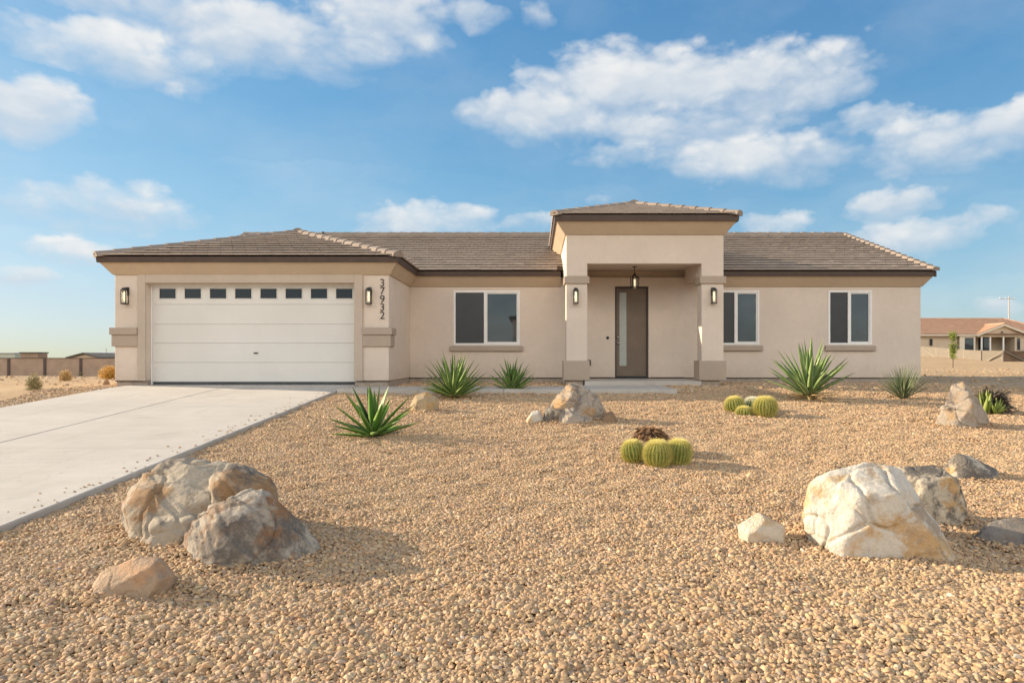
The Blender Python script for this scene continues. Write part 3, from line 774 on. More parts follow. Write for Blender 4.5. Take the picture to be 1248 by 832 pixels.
# entry tower
TX0, TX1 = .795, 4.81
CI0, CI1 = 1.335, 4.245
TB = 22.4
m = MB(); wall_panel(m, TX0, TX1, 2.731, 4.10, YP, YP + .47, [(CI0, CI1, 2.6, 3.05)])
m.build('portico_front_wall', M['stucco'], house, .018)
m = MB(); m.box(TX0, TX0 + .25, YP + .472, YM - .002, 2.75, 4.10); m.box(TX0, TX0 + .25, YM - .0, TB, 2.95, 4.10)
m.box(4.222, TX1, YP + .472, YM - .002, 2.75, 4.10); m.box(4.56, TX1, YM - .0, TB, 2.95, 4.10); m.box(TX0 + .252, 4.558, TB - .2, TB, 3.3, 4.10)
m.build('portico_side_wall', M['stucco'], house, .012)
m = MB(); m.box(TX0 + .252, 4.22, YP + .472, YM + .2, 3.13, 3.2); m.build('portico_ceiling', M['stucco'], house)
m = MB(); m.box(TX0 + .255, 4.55, YM + .221, YM + .3, 2.9, 3.6); m.build('portico_rear_wall', M['stucco'], house)
for (x0, x1) in ((TX0, CI0), (CI1, TX1)):
    c = MB(); c.box(x0, x1, YP, YP + .47, .56, 2.58); co_ = c.build('column', M['stucco'], house, .018)
    c = MB(); c.box(x0 - .075, x1 + .055, YP - .06, YP + .53, .085, .585); c.build('column_base', M['trim'], co_, .012)
    c = MB(); c.box(x0 - .05, x1 + .05, YP - .045, YP + .515, 2.545, 2.73); c.build('capital', M['trim'], co_, .012)
    c = MB(); c.box(x0 + .0, x1 - .1, YP + .02, YP + .42, -.3, .084); c.build('column_footing', M['stem'], co_, .012)
m = MB(); m.box(1.26, CI1 - .03, YP - .12, YM + .08, -.3, .068); m.build('porch_slab', M['concrete'], house, .012)
TO = .30
eave([[(TX0, TB), (TX0, YP), (TX1, YP), (TX1, TB)]], 3.79, 4.095, 4.235, TO, house)
tw = (TX1 - TX0) / 2 + TO; TXC = (TX0 + TX1) / 2; TY0 = YP - TO; TP = .330; TZ = 4.235; TYA = TY0 + tw; TZA = TZ + TP * tw; lt = math.hypot(1, TP); TYB = TB + .25
def tower_tiles(mb):
    e = .03
    tiles(mb, (TXC, TY0 - e, TZ), (1, 0, 0), (0, 1, TP), [(-tw - e, 0), (tw + e, 0), (0, (tw + e) * lt)], .33, .3, .07)
    tiles(mb, (TX1 + TO + e, 0, TZ), (0, 1, 0), (-1, 0, TP), [(TY0 - e, 0), (TYB, 0), (TYB, (tw + e) * lt), (TYA, (tw + e) * lt)], .33, .3, .07)
    tiles(mb, (TX0 - TO - e, 0, TZ), (0, -1, 0), (1, 0, TP), [(-TYB, 0), (-(TY0 - e), 0), (-TYA, (tw + e) * lt), (-TYB, (tw + e) * lt)], .33, .3, .07)
troof = tile_roof('portico_roof', tower_tiles, house)
m = MB(); m.add([(TX0 - TO, TY0, TZ - .015), (TX1 + TO, TY0, TZ - .015), (TXC, TYA, TZA - .015), (TXC, TYB, TZA - .015), (TX1 + TO, TYB, TZ - .015), (TX0 - TO, TYB, TZ - .015)],
                [(0, 1, 2), (1, 4, 3, 2), (0, 2, 3, 5), (0, 5, 4, 1), (5, 3, 4)])
m.build('roof_deck', M['deck'], troof)
cap_line(troof, 'tilecap', (TX0 - TO, TY0, TZ + .03), (TXC, TYA, TZA + .03), .14, .07); cap_line(troof, 'tilecap', (TX1 + TO, TY0, TZ + .03), (TXC, TYA, TZA + .03), .14, .07); cap_line(troof, 'tilecap', (TXC, TYA - .1, TZA + .03), (TXC, TYB, TZA + .03), .14, .07)


# house number: one raised digit below the other
def digit(ch, x, y, zc, h):
    cu = bpy.data.curves.new('digit', 'FONT'); cu.body = ch; cu.size = h * 1.42; cu.align_x = 'CENTER'; cu.extrude = .006; cu.offset = -.002
    o = bpy.data.objects.new('tmp', cu); COL.objects.link(o)
    me = bpy.data.meshes.new_from_object(o.evaluated_get(bpy.context.evaluated_depsgraph_get()))
    bpy.data.objects.remove(o)
    me.transform(Matrix.Translation((x, y, zc - h / 2)) @ Matrix.Rotation(R(90), 4, 'X'))
    return link('address_digit', me, M['black'], house)
for k, ch in enumerate('37932'): digit(ch, PX(466, YG), YG - .012, PZ(344.3 + 9.9 * k, YG), .185)
m = MB(); m.cyl((2.05, YM - .02, 1.22), (2.05, YM + .01, 1.22), .042, n=16); m.build('doorbell', M['black'], house, .004)
m = MB(); m.box(1.49, 1.57, YM - .05, YM - .001, .44, .60); m.box(1.5, 1.56, YM - .065, YM - .051, .45, .51); m.box(1.5, 1.56, YM - .065, YM - .051, .53, .59); m.build('outdoor_outlet', M['black'], house, .006)

# ------------------------------------------------------------------ lanterns
def lantern(loc, label):
    root = empty('wall_lantern', loc, label, 'wall lamp', 'black box lanterns on the house front')
    x, y, z = loc; H = .42; wv_ = .056; yo = y - .115
    m = MB(); m.box(x - .042, x + .042, y - .022, y, z + H * .52, z + H); m.box(x - .03, x + .03, y - .1, y - .022, z + H * .86, z + H * .97); m.build('backplate', M['black'], root, .004)
    m = MB(); t = .008
    for sx in (-1, 1):
        for sy in (-1, 1):
            m.box(x + sx * wv_ - t, x + sx * wv_ + t, yo + sy * wv_ - t, yo + sy * wv_ + t, z + .026, z + H * .82)
    m.box(x - wv_ - t, x + wv_ + t, yo - wv_ - t, yo + wv_ + t, z, z + .025); m.box(x - wv_ - t, x + wv_ + t, yo - wv_ - t, yo + wv_ + t, z + H * .821, z + H * .86)
    m.box(x - .045, x + .045, yo - .045, yo + .045, z + H * .861, z + H * .94)
    m.build('cage', M['black'], root)
    m = MB(); m.box(x - wv_ + .014, x + wv_ - .014, yo - wv_ + .014, yo + wv_ - .014, z + .027, z + H * .80); m.build('glass_shade', M['lglass'], root)
    m = MB(); m.cyl((x, yo, z + .07), (x, yo, z + H * .72), .026, n=14); m.build('bulb', M['bulb'], root, 0, True)
lantern((PX(155.5, YG) , YG, PZ(371.3, YG)), 'black box lantern left of the garage door at the far end of the house')
lantern((PX(450.8, YG), YG, PZ(371.3, YG)), 'black box lantern beside the house number right of the garage door')
lantern((PX(701.5, YP), YP, PZ(370.8, YP)), 'black box lantern on the left column of the entry porch')
lantern((PX(868.7, YP), YP, PZ(370.5, YP)), 'black box lantern on the right column of the entry porch')
px_, py_ = PX(773.5, 18.4), 18.4; zt, zb = 2.90, 2.53
root = empty('pendant_lantern', (px_, py_, 3.129), 'round black pendant lantern hanging from the porch ceiling before the front door', 'pendant lamp')
m = MB(); m.cyl((px_, py_, zt), (px_, py_, 3.11), .006); m.cyl((px_, py_, 3.10), (px_, py_, 3.129), .06, n=16)
for k in range(6): m.cyl((px_, py_, zt + k * .035), (px_, py_, zt + k * .035 + .018), .011)
m.build('chain', M['black'], root)
m = MB()
for k in range(6):
    t = k * math.pi / 3; c, s = math.cos(t), math.sin(t)
    m.cyl((px_ + .115 * c, py_ + .115 * s, zt - .09), (px_ + .105 * c, py_ + .105 * s, zb + .06), .011, n=6); m.cyl((px_, py_, zt), (px_ + .115 * c, py_ + .115 * s, zt - .09), .010, n=6)
    m.cyl((px_ + .105 * c, py_ + .105 * s, zb + .06), (px_, py_, zb + .03), .008, n=6)
m.cyl((px_, py_, zt - .01), (px_, py_, zt + .04), .035, .02, 12)
m.build('cage', M['black'], root)
m = MB(); m.cyl((px_, py_, zb), (px_, py_, zt - .1), .05, n=18); m.build('glass_shade', M['lglass'], root, 0, True)
m = MB(); m.cyl((px_, py_, zb + .05), (px_, py_, zt - .13), .022, n=14); m.build('bulb', M['bulb'], root, 0, True)

# ------------------------------------------------------------------ rocks
FEET = []                                                          # where each stone meets the gravel
def lump_dirs(n=5):
    bm = bmesh.new(); bmesh.ops.create_icosphere(bm, subdivisions=n, radius=1)
    V = np.array([v.co[:] for v in bm.verts]); Fc = [[v.index for v in f.verts] for f in bm.faces]; bm.free(); return V, Fc
DIRS, DFACES = lump_dirs(5)
def lump(outline, Yc, depth, seed, chips=12, p=70.0, tilt=(.25, .95), front=None):
    """a faceted stone: every edge of its outline (photo pixels at distance Yc) becomes a leaning face in front and one behind,
    further faces chip it all round; returns verts, faces"""
    r = random.Random(seed)
    pts = [Vector((PX(a, Yc), PZ(b, Yc))) for a, b in outline]
    c = sum(pts, Vector((0, 0))) / len(pts); P = [q - c for q in pts]
    ar = sum(P[i].x * P[(i + 1) % len(P)].y - P[(i + 1) % len(P)].x * P[i].y for i in range(len(P)))
    if ar < 0: P.reverse()
    pl = []
    for i in range(len(P)):
        a, b = P[i], P[(i + 1) % len(P)]; e = b - a
        if e.length < 1e-5: continue
        n = Vector((e.y, -e.x)).normalized(); h = n.dot(a)
        if h < .02: h = .02
        for s in (-1, 1):
            t = r.uniform(*tilt)
            nn = Vector((n.x, s * t, n.y)); L = nn.length; pl.append((nn / L, h / L))
    hd = depth / 2
    for s in (-1, 1):
        nn = Vector((r.uniform(-.3, .3), s, r.uniform(.05, .5))).normalized(); pl.append((nn, hd * r.uniform(.8, 1.05)))
    for nn, h in (front or []): nn = Vector(nn).normalized(); pl.append((nn, h))
    hmax = max(q.y for q in P)
    for _ in range(chips * 4):
        nn = Vector((r.gauss(0, 1), r.gauss(0, 1), r.gauss(.35, .8))).normalized()
        sup = max(max(Vector((q.x, 0, q.y)).dot(nn) for q in P), 0) + abs(nn.y) * hd * .5
        if sup > .02: pl.append((nn, sup * (1 - abs(r.gauss(0, .055)))))
    N = np.array([q[0][:] for q in pl]); H = np.array([q[1] for q in pl])
    k = np.clip(DIRS @ N.T, 0, None) / H
    rad = (k ** p).sum(1) ** (-1 / p)
    V = DIRS * (rad * 1.03)[:, None] + np.array([c.x, Yc, c.y])
    return V, DFACES
def rock(name, lumps, mat, label, cat='rock', group=None, vox=.014, amp=1.0, seed=0, strata=None):
    V = []; Fc = []
    for (v, f) in lumps:
        n = len(V); V += list(v); Fc += [[i + n for i in q] for q in f]
    me = mesh_np(name + '_raw', V, Fc); o = bpy.data.objects.new('tmp', me); COL.objects.link(o)
    md = o.modifiers.new('r', 'REMESH'); md.mode = 'VOXEL'; md.voxel_size = vox
    dg = bpy.context.evaluated_depsgraph_get(); dg.update()
    me2 = bpy.data.meshes.new_from_object(o.evaluated_get(dg)); bpy.data.objects.remove(o)
    me2.name = name
    n = len(me2.vertices); co_ = np.empty(n * 3); me2.vertices.foreach_get('co', co_); co_ = co_.reshape(-1, 3)
    nr = np.array([v.normal[:] for v in me2.vertices])
    S = max(np.ptp(co_, axis=0)); q = co_ / S; off = Vector((seed * 7.3, seed * 3.1, seed * 1.9))
    d = np.zeros(n)
    ax = Vector(strata).normalized() if strata else None
    for i in range(n):
        v = Vector(q[i]) + off
        a = mnoise.fractal(v * 2.6, 1.0, 2.1, 4)                       # lumps
        rg = mnoise.noise(v * 2.6 + Vector((3, 1, 7))); crk = math.exp(-(rg / .022) ** 2)
        vv = v * 2.3 + Vector((1.7, 2.2, .4))
        if ax: vv = vv + ax * (.9 * vv.dot(ax))
        dst, fps = mnoise.voronoi(vv + mnoise.noise_vector(v * 2.0) * .10)
        rd = mnoise.cell_vector(fps[0] * 41.3); ch = dst[1] - dst[0]   # broken faces: each cell is a plane of its own
        dst2, fps2 = mnoise.voronoi(v * 5.6 + mnoise.noise_vector(v * 4.0) * .10); rd2 = mnoise.cell_vector(fps2[0] * 23.9); ch2 = dst2[1] - dst2[0]
        dd = .006 * a - .018 * crk - .010 * math.exp(-(ch / .03) ** 2) * max(0, min(1, .5 + 3 * mnoise.noise(v * 1.7 + Vector((8, 3, 1))))) + .046 * (vv - fps[0]).dot(rd - Vector((.5, .5, .5))) * min(1, ch / .06)
        dd += .013 * (v * 5.6 - fps2[0]).dot(rd2 - Vector((.5, .5, .5))) * min(1, ch2 / .06) + .0040 * mnoise.fractal(v * 13, .75, 2.0, 5)
        if ax:
            s = v.dot(ax) * 9 + .9 * mnoise.noise(v * 2.2); fr = s - math.floor(s)
            dd += .024 * (fr if fr < .85 else (1 - fr) / .15 * .85) * (0.5 + mnoise.noise(v * 3 + Vector((5, 5, 5))))
        d[i] = dd
    co_ = co_ + nr * (d * S * amp)[:, None]
    me2.vertices.foreach_set('co', co_.ravel()); me2.materials.clear(); me2.update()
    ob = bpy.data.objects.new(name, me2); COL.objects.link(ob); me2.materials.append(mat)
    me2.polygons.foreach_set('use_smooth', [True] * len(me2.polygons))
    # put the origin on the ground under the stone
    cc = Vector((float(co_[:, 0].mean()), float(co_[:, 1].mean()), 0)); cc.z = float(G(cc.x, cc.y))
    me2.transform(Matrix.Translation(-cc)); ob.location = cc
    lowv = co_[:, 2] - G(co_[:, 0], co_[:, 1]); k = (lowv < .07) & (lowv > -.02)
    if k.sum() > 8:
        a0, a1 = co_[k].min(0), co_[k].max(0); FEET.append(((a0[0] + a1[0]) / 2, (a0[1] + a1[1]) / 2, (a1[0] - a0[0]) / 2, (a1[1] - a0[1]) / 2))
    return tag(ob, label, cat, group)
RG = 'landscape boulders on the gravel'
# left pair and the flat stone before it
Y1 = on_ground(240, 664).y + .42
rock('boulder', [lump([(149, 630), (163, 592), (198, 566), (236, 556), (286, 565), (330, 586), (338, 606), (325, 690), (215, 705), (158, 690)], Y1, .95, 1, chips=9, front=[((-.15, -1, .55), .34), ((-.75, -.6, .2), .52)]),
                 lump([(258, 584), (285, 568), (330, 584), (338, 608), (320, 660), (262, 660)], Y1 - .22, .5, 2, chips=5),
                 lump([(176, 640), (196, 626), (260, 624), (292, 640), (290, 700), (170, 700)], Y1 - .32, .5, 3, chips=5)],
     M['rockgrey'], 'largest grey and tan boulder, cracked, at the back of the left foreground pile', 'boulder', RG, .012, 1.0, 1, (.3, .2, 1))
Y2 = on_ground(300, 697).y + .36
rock('boulder', [lump([(214, 664), (246, 624), (300, 598), (330, 598), (352, 622), (388, 660), (380, 700), (300, 730), (225, 720)], Y2, .85, 12, chips=9,
                      front=[((.35, -1, .25), .30), ((-.7, -.8, .35), .30)])],
     M['rockgrey2'], 'grey wedge shaped boulder with rusty brown face leaning before the largest left one', 'boulder', RG, .011, 1.0, 2, (.75, .2, .75))
Y3 = on_ground(160, 737).y + .2
rock('boulder', [lump([(108, 716), (125, 694), (170, 678), (196, 678), (213, 700), (205, 730), (170, 760), (115, 750)], Y3, .42, 24, chips=6)],
     M['rockpink'], 'low flat pinkish tan rock in front of the left boulders', 'boulder', RG, .008, .8, 3)
# right group
Y4 = on_ground(1085, 690).y + .42
rock('boulder', [lump([(977, 632), (986, 594), (1008, 572), (1044, 561), (1094, 568), (1120, 598), (1142, 640), (1160, 668), (1140, 700), (1060, 730), (1000, 690)], Y4, 1.0, 31, chips=6,
                      front=[((.1, -1, .10), .40), ((-.12, -.6, 1), .37), ((.75, -.5, .5), .40), ((-.6, -.8, .0), .47)])],
     M['rockwhite'], 'big white boulder stained ochre in the right foreground', 'boulder', RG, .012, 1.05, 5)
Y5 = on_ground(1150, 650).y + .22
rock('boulder', [lump([(1085, 590), (1096, 568), (1142, 567), (1165, 585), (1178, 622), (1170, 662), (1120, 680), (1085, 660)], Y5 + .1, .62, 43, chips=7)],
     M['rockwhite2'], 'cream topped boulder with a dark cracked side, half hidden behind the big white one', 'boulder', RG, .010, 1.0, 6)
Y6 = on_ground(1230, 674).y + .22
rock('boulder', [lump([(1185, 658), (1206, 637), (1240, 630), (1290, 634), (1310, 665), (1290, 700), (1200, 700)], Y6, .6, 53, chips=4)],
     M['rockdark'], 'low dark grey rock in shade at the right edge', 'boulder', RG, .010, .6, 7)
Y7 = on_ground(930, 666).y + .12
rock('boulder', [lump([(899, 640), (928, 622), (956, 640), (957, 668), (930, 690), (902, 665)], Y7, .30, 61, chips=3, p=40)],
     M['rockpale'], 'small pale pyramid shaped rock left of the big white boulder', 'boulder', RG, .006, .5, 8)
Y8 = on_ground(1180, 585).y + .16
rock('boulder', [lump([(1145, 574), (1166, 552), (1184, 556), (1212, 570), (1221, 584), (1200, 604), (1150, 600)], Y8, .42, 77, chips=4, p=34)],
     M['rockwhite2'], 'low cream and dark grey rock lying farthest behind the white boulder', 'boulder', RG, .008, .6, 9)
Y9 = on_ground(1175, 524).y + .35
rock('boulder', [lump([(1140, 518), (1150, 494), (1162, 468), (1175, 464), (1186, 480), (1204, 510), (1208, 530), (1180, 545), (1145, 540)], Y9, .85, 83, chips=8,
                      front=[((.7, -1, .1), .24)])],
     M['rockmid'], 'tall pointed cream boulder near the right corner of the house', 'boulder', RG, .013, 1.0, 10, (.6, .2, 1))
Y10 = on_ground(700, 517).y + .4
rock('boulder', [lump([(662, 512), (676, 486), (694, 467), (708, 470), (728, 484), (737, 500), (734, 525), (700, 540), (665, 530)], Y10, .9, 91, chips=9, front=[((.25, -1, .3), .33)]),
                 lump([(676, 517), (688, 500), (700, 497), (722, 510), (720, 530), (680, 535)], Y10 - .3, .45, 92, chips=4)],
     M['rockmid'], 'grey cream boulder on the gravel straight before the entry porch', 'boulder', RG, .012, 1.0, 11, (.5, .1, 1))
for k, (pts, mt, lab) in enumerate((
        ([(640, 514), (648, 501), (657, 500), (664, 512), (660, 526), (642, 526)], 'rockwhite', 'small white stone at the left end of the porch boulder group'),
        ([(661, 512), (665, 497), (674, 493), (681, 505), (678, 526), (662, 526)], 'rockwhite2', 'small upright pale stone leaning on the left of the porch boulder'),
        ([(728, 516), (736, 503), (746, 501), (753, 512), (748, 526), (732, 526)], 'rockbrown', 'small round brown stone at the right foot of the porch boulder'))):
    Yk = on_ground(sum(p_[0] for p_ in pts) / 6, 517).y + .12
    rock('rock', [lump(pts, Yk, .26, 100 + k, chips=4)], M[mt], lab, 'rock', 'small landscape stones', .008, .7, 12 + k)
Y11 = on_ground(518, 503).y + .2
rock('rock', [lump([(499, 496), (506, 481), (520, 477), (534, 486), (535, 500), (525, 515), (503, 512)], Y11, .5, 121, chips=6)], M['rocktan'], 'small tan rock between the two left green rosette plants', 'rock', 'small landscape stones', .011, 1.0, 16)
for k, (a, b, ww, hh, mt, lab) in enumerate(((1004, 476, 10, 9, 'rocktan', 'small tan stone right of the tall pale yucca'), (916, 477, 15, 6, 'rocktan', 'flat tan stone at the gravel edge behind the yellow cacti'),
                                             (915, 506, 16, 6, 'rocktan', 'low buried stone in front of the yellow cacti'), (759, 523, 4, 7, 'rockwhite', 'tiny white stone chip right of the porch boulder'),
                                             (130, 470, 8, 8, 'rockbrown', 'dark round stone at the far left corner of the house'))):
    g = on_ground(a, b)
    rock('rock', [lump([(a - ww / 2, b + 1), (a - ww * .3, b - hh * .8), (a + ww * .1, b - hh), (a + ww * .45, b - hh * .5), (a + ww / 2, b + 2), (a, b + hh * .5)], g.y + .08, ww / F * g.y * .9, 130 + k, chips=3)],
         M[mt], lab, 'rock', 'small landscape stones', .006, .8, 20 + k)

# ------------------------------------------------------------------ rosette plants
def rosette(V, Fc, A, base, n, L, W, lean=(8, 82), droop=.12, seed=0, fold=.28, dark=0.0, z0=0.0, power=.8, thick=.25):
    r = random.Random(seed); ga = math.pi * (3 - math.sqrt(5))
    for i in range(n):
        t = (i + .5) / n
        lean_a = R(lean[0] + (lean[1] - lean[0]) * t ** power + r.gauss(0, 2.2)); az_ = i * ga + r.gauss(0, .18)
        ll = L * (1 - .14 * t) * r.uniform(.86, 1.07); ww = W * r.uniform(.85, 1.12)
        out = Vector((math.cos(az_), math.sin(az_), 0)); side = Vector((-math.sin(az_), math.cos(az_), 0)); up = Vector((0, 0, 1))
        p = Vector(base) + out * (.02 + .03 * t) * L + up * (z0 + L * .05 * (1 - t)); ang = lean_a
        tone = min(1, max(0, r.gauss(.5, .25)))
        SEG = 9; step = ll / SEG; n0 = len(V); dr = droop * r.uniform(-.4, 1.6); sw = r.gauss(0, .05)
        for s in range(SEG + 1):
            u = s / SEG
            d = out * math.sin(ang) + up * math.cos(ang) + side * sw * u; d.normalize()
            nrm = (up * math.sin(ang) - out * math.cos(ang)); 
            wv_ = ww * (.62 + .9 * u if u < .35 else .935 * (1 - ((u - .35) / .65) ** 1.5)) + .0012
            hf = wv_ * fold
            V += [p + side * wv_ / 2 + nrm * hf, p + nrm * 0.0, p - side * wv_ / 2 + nrm * hf, p - nrm * (wv_ * thick * .5 + .0008)]
            A['tone'] += [tone] * 4; A['along'] += [u] * 4; A['edge'] += [1, 0, 1, .25]
            p = p + d * step; ang += dr / SEG
        for s in range(SEG):
            a = n0 + s * 4
            for (j, k) in ((0, 1), (1, 2), (2, 3), (3, 0)): Fc.append((a + j, a + k, a + 4 + k, a + 4 + j))
        Fc.append((n0, n0 + 3, n0 + 2, n0 + 1))
def rosette_plant(name, gpt, specs, mat, label, cat, stem=None):
    A = {'tone': [], 'along': [], 'edge': []}; V = []; Fc = []
    for sp in specs: rosette(V, Fc, A, (0, 0, 0), **sp)
    root = empty(name, gpt, label, cat, 'spiky rosette plants in the gravel')
    me = mesh_np('leaves', V, Fc, A); o = link('leaves', me, mat, root); o.location = (0, 0, 0)
    me.polygons.foreach_set('use_smooth', [True] * len(me.polygons))
    if name == 'yucca_plant':
        A2 = {'tone': [], 'along': [], 'edge': []}; V2 = []; F2 = []
        sp = dict(specs[0]); sp.update(n=11, L=sp['L'] * .5, W=sp['W'] * .6, lean=(82, 99), droop=.3, seed=sp['seed'] + 50, power=1, z0=sp.get('z0', 0) * .5 + .03)
        rosette(V2, F2, A2, (0, 0, 0), **sp)
        d_ = link('dead_leaves', mesh_np('dead_leaves', V2, F2, A2), M['straw'], root, True); d_.location = (0, 0, 0)
    if stem:
        m = MB(); r_, h = stem
        for k in range(4): m.cyl((0, 0, -.05 + h * k / 4), (0, 0, -.05 + h * (k + 1) / 4 + .02), r_ * (1 - .06 * k), r_ * (.9 - .06 * k), 14)
        rr = random.Random(5)
        for k in range(46):                                            # stubs of shed leaves
            t = rr.uniform(0, 6.28); z = rr.uniform(-.02, h); m.cyl((r_ * .8 * math.cos(t), r_ * .8 * math.sin(t), z), (r_ * 1.25 * math.cos(t), r_ * 1.25 * math.sin(t), z + .04), .016, .004, 5)
        s = m.build('stem', M['stem_fib'], root); s.location = (0, 0, 0)
    return root
g = on_ground(455, 532); rosette_plant('agave_plant', g, [dict(n=26, L=.80, W=.112, lean=(2, 84), droop=.05, seed=3, power=.75)], M['agave'], 'broad leaved dark green agave right of the driveway end', 'agave')
g = on_ground(553, 486); rosette_plant('yucca_plant', g, [dict(n=52, L=.93, W=.086, lean=(2, 74), droop=.05, seed=5, z0=.03)], M['yucca'], 'dense green yucca below the left end of the wide window', 'yucca', (.07, .08))
g = on_ground(624, 477); rosette_plant('yucca_plant', g, [dict(n=40, L=.76, W=.078, lean=(2, 68), droop=.06, seed=8)], M['yucca'], 'smaller dense green yucca below the right end of the wide window', 'yucca', (.06, .06))
g = on_ground(986, 488); rosette_plant('yucca_plant', g, [dict(n=44, L=1.12, W=.122, lean=(2, 66), droop=.02, seed=11, z0=.10)], M['yuccapale'], 'tallest pale green yucca on a short stem, beneath the right window', 'yucca', (.125, .16))
g = on_ground(1101, 486); rosette_plant('desert_spoon', g, [dict(n=120, L=.72, W=.022, lean=(2, 62), droop=.15, seed=17)], M['grassy'], 'thin leaved grey green tuft at the right corner of the house', 'desert spoon')

# ------------------------------------------------------------------ barrel cacti
def barrel(gpt, r, label, ribs=22, hfac=.95, spine='spine', seed=0, tilt=(0, 0), group='golden barrel cacti on the gravel', sp_len=.33):
    rr = random.Random(seed); root = empty('barrel_cactus', gpt, label, 'cactus', group)
    NU, NV = ribs * 6, 22; V = []; Fc = []
    rot = Matrix.Rotation(tilt[0], 3, 'X') @ Matrix.Rotation(tilt[1], 3, 'Y')
    def surf(u, v, extra=0.0):
        th = 2 * math.pi * u; ph = math.pi * v
        ridge = 1 - abs(((u * ribs) % 1) - .5) * 2
        k = 1 + .16 * (ridge ** 1.3 - .5) * math.sin(ph) ** .7 + extra
        rad = math.sin(ph) ** .86 * r * k; z = math.cos(ph)
        zz = r * hfac * (z - (.16 * math.exp(-(ph / .3) ** 2))) * (1 + extra)
        return rot @ Vector((rad * math.cos(th), rad * math.sin(th), zz)) + Vector((0, 0, r * hfac * .93))
    for j in range(NV + 1):
        for i in range(NU): V.append(surf(i / NU, .02 + .96 * j / NV))
    for j in range(NV):
        for i in range(NU): Fc.append((j * NU + i, j * NU + (i + 1) % NU, (j + 1) * NU + (i + 1) % NU, (j + 1) * NU + i))
    Fc.append(tuple(range(NU))[::-1])
    me = mesh_np('cactus_body', V, Fc); o = link('cactus_body', me, M['cactus'], root, True); o.location = (0, 0, 0)
    m = MB(); cen = Vector((0, 0, r * hfac * .9))
    for k in range(ribs):
        u = (k + .5) / ribs
        for v in np.linspace(.03, .80, 25):
            p = surf(u, v, .0); nrm = (p - cen).normalized(); t1 = nrm.cross(Vector((0, 0, 1)));
            if t1.length < .01: t1 = Vector((1, 0, 0))
            t1.normalize(); t2 = nrm.cross(t1)
            for q in range(7):
                a = q * 2 * math.pi / 7 + rr.uniform(-.3, .3); sp = rr.uniform(.5, 1.3) if q else .1
                d = (nrm * 1.0 + (t1 * math.cos(a) + t2 * math.sin(a)) * sp * 1.2).normalized(); L = r * sp_len * rr.uniform(.5, 1.3)
                m.cyl(p - nrm * .003, p + d * L, r * .010, r * .002, 3, rr.random() * (1.15 - v))
    for q in range(260):                                               # woolly crown
        a = rr.uniform(0, 6.28); v = abs(rr.gauss(0, .085)); p = surf(a / 6.283, max(.02, min(.3, v)))
        d = Vector((rr.gauss(0, .35), rr.gauss(0, .35), 1)).normalized(); m.cyl(p - d * .01, p + d * r * rr.uniform(.10, .22), r * .014, r * .004, 3, rr.uniform(.6, 1))
    s = m.build('spines', M[spine], root); s.location = (0, 0, 0)
    return root
g = on_ground(804, 571); barrel(g + Vector((0, .15, 0)), .142, 'front barrel cactus of the golden trio with the brown dried clump', 22, 1.10, seed=1, tilt=(.10, 0))
g = on_ground(773, 565); barrel(g + Vector((0, .12, 0)), .122, 'left barrel cactus of the golden trio with the brown dried clump', 20, 1.12, seed=2, tilt=(0, -.18))
g = on_ground(831, 569); barrel(g + Vector((0, .18, 0)), .136, 'right barrel cactus of the golden trio with the brown dried clump', 22, 1.12, seed=3, tilt=(.05, .1))
g = on_ground(937, 509); barrel(g + Vector((0, .18, 0)), .176, 'largest, rightmost barrel cactus of the far group by the pale yucca', 22, 1.0, seed=4)
g = on_ground(901, 505); barrel(g + Vector((0, .3, 0)), .150, 'yellow barrel cactus at the back left of the far group', 20, 1.0, seed=5, tilt=(0, -.2))
g = on_ground(907, 506); barrel(g + Vector((.02, .08, -.05)), .125, 'small yellow barrel cactus in front at the left of the far group', 18, .8, seed=6)
g = on_ground(925, 504); barrel(g + Vector((0, .34, 0)), .140, 'white crowned barrel cactus between its yellow neighbours in the far group', 20, .98, 'spinepale', seed=7)
# dried brown clump lying on the trio
def dried(gpt, R0, n, mat, name, label, cat, seed, squash=.8, wid=.03):
    rr = random.Random(seed); m = MB()
    for k in range(n):
        a = rr.uniform(0, 6.28); e = rr.uniform(-.2, 1.3); L = R0 * rr.uniform(.7, 1.25)
        d = Vector((math.cos(a) * math.cos(e), math.sin(a) * math.cos(e), math.sin(e) * squash)); s = d.cross(Vector((rr.gauss(0, 1), rr.gauss(0, 1), 1))).normalized()
        w_ = wid * rr.uniform(.6, 1.3); p0 = d * R0 * .15; p1 = d * L * .6 + Vector((0, 0, .02)); p2 = d * L + Vector((rr.gauss(0, .02), rr.gauss(0, .02), -L * rr.uniform(0, .35)))
        q = d.cross(s) * w_ * .25
        vs = []
        for p, f in ((p0, .6), (p1, 1), (p2, .12)): vs += [p + s * w_ * f * .5, p + q * f, p - s * w_ * f * .5, p - q * f]
        fs = [(b + j, b + (j + 1) % 4, b + 4 + (j + 1) % 4, b + 4 + j) for b in (0, 4) for j in range(4)] + [(0, 3, 2, 1), (8, 9, 10, 11)]
        m.add(vs, fs, rr.random())
    o = m.build(name, mat); o.location = gpt; return tag(o, label, cat)
g = on_ground(797, 556); dried(g + Vector((-.01, .22, .21)), .25, 230, M['deadstem'], 'dried_plant', 'brown dried plant clump behind and on top of the golden cactus trio', 'dried plant', 3, .62, .055)
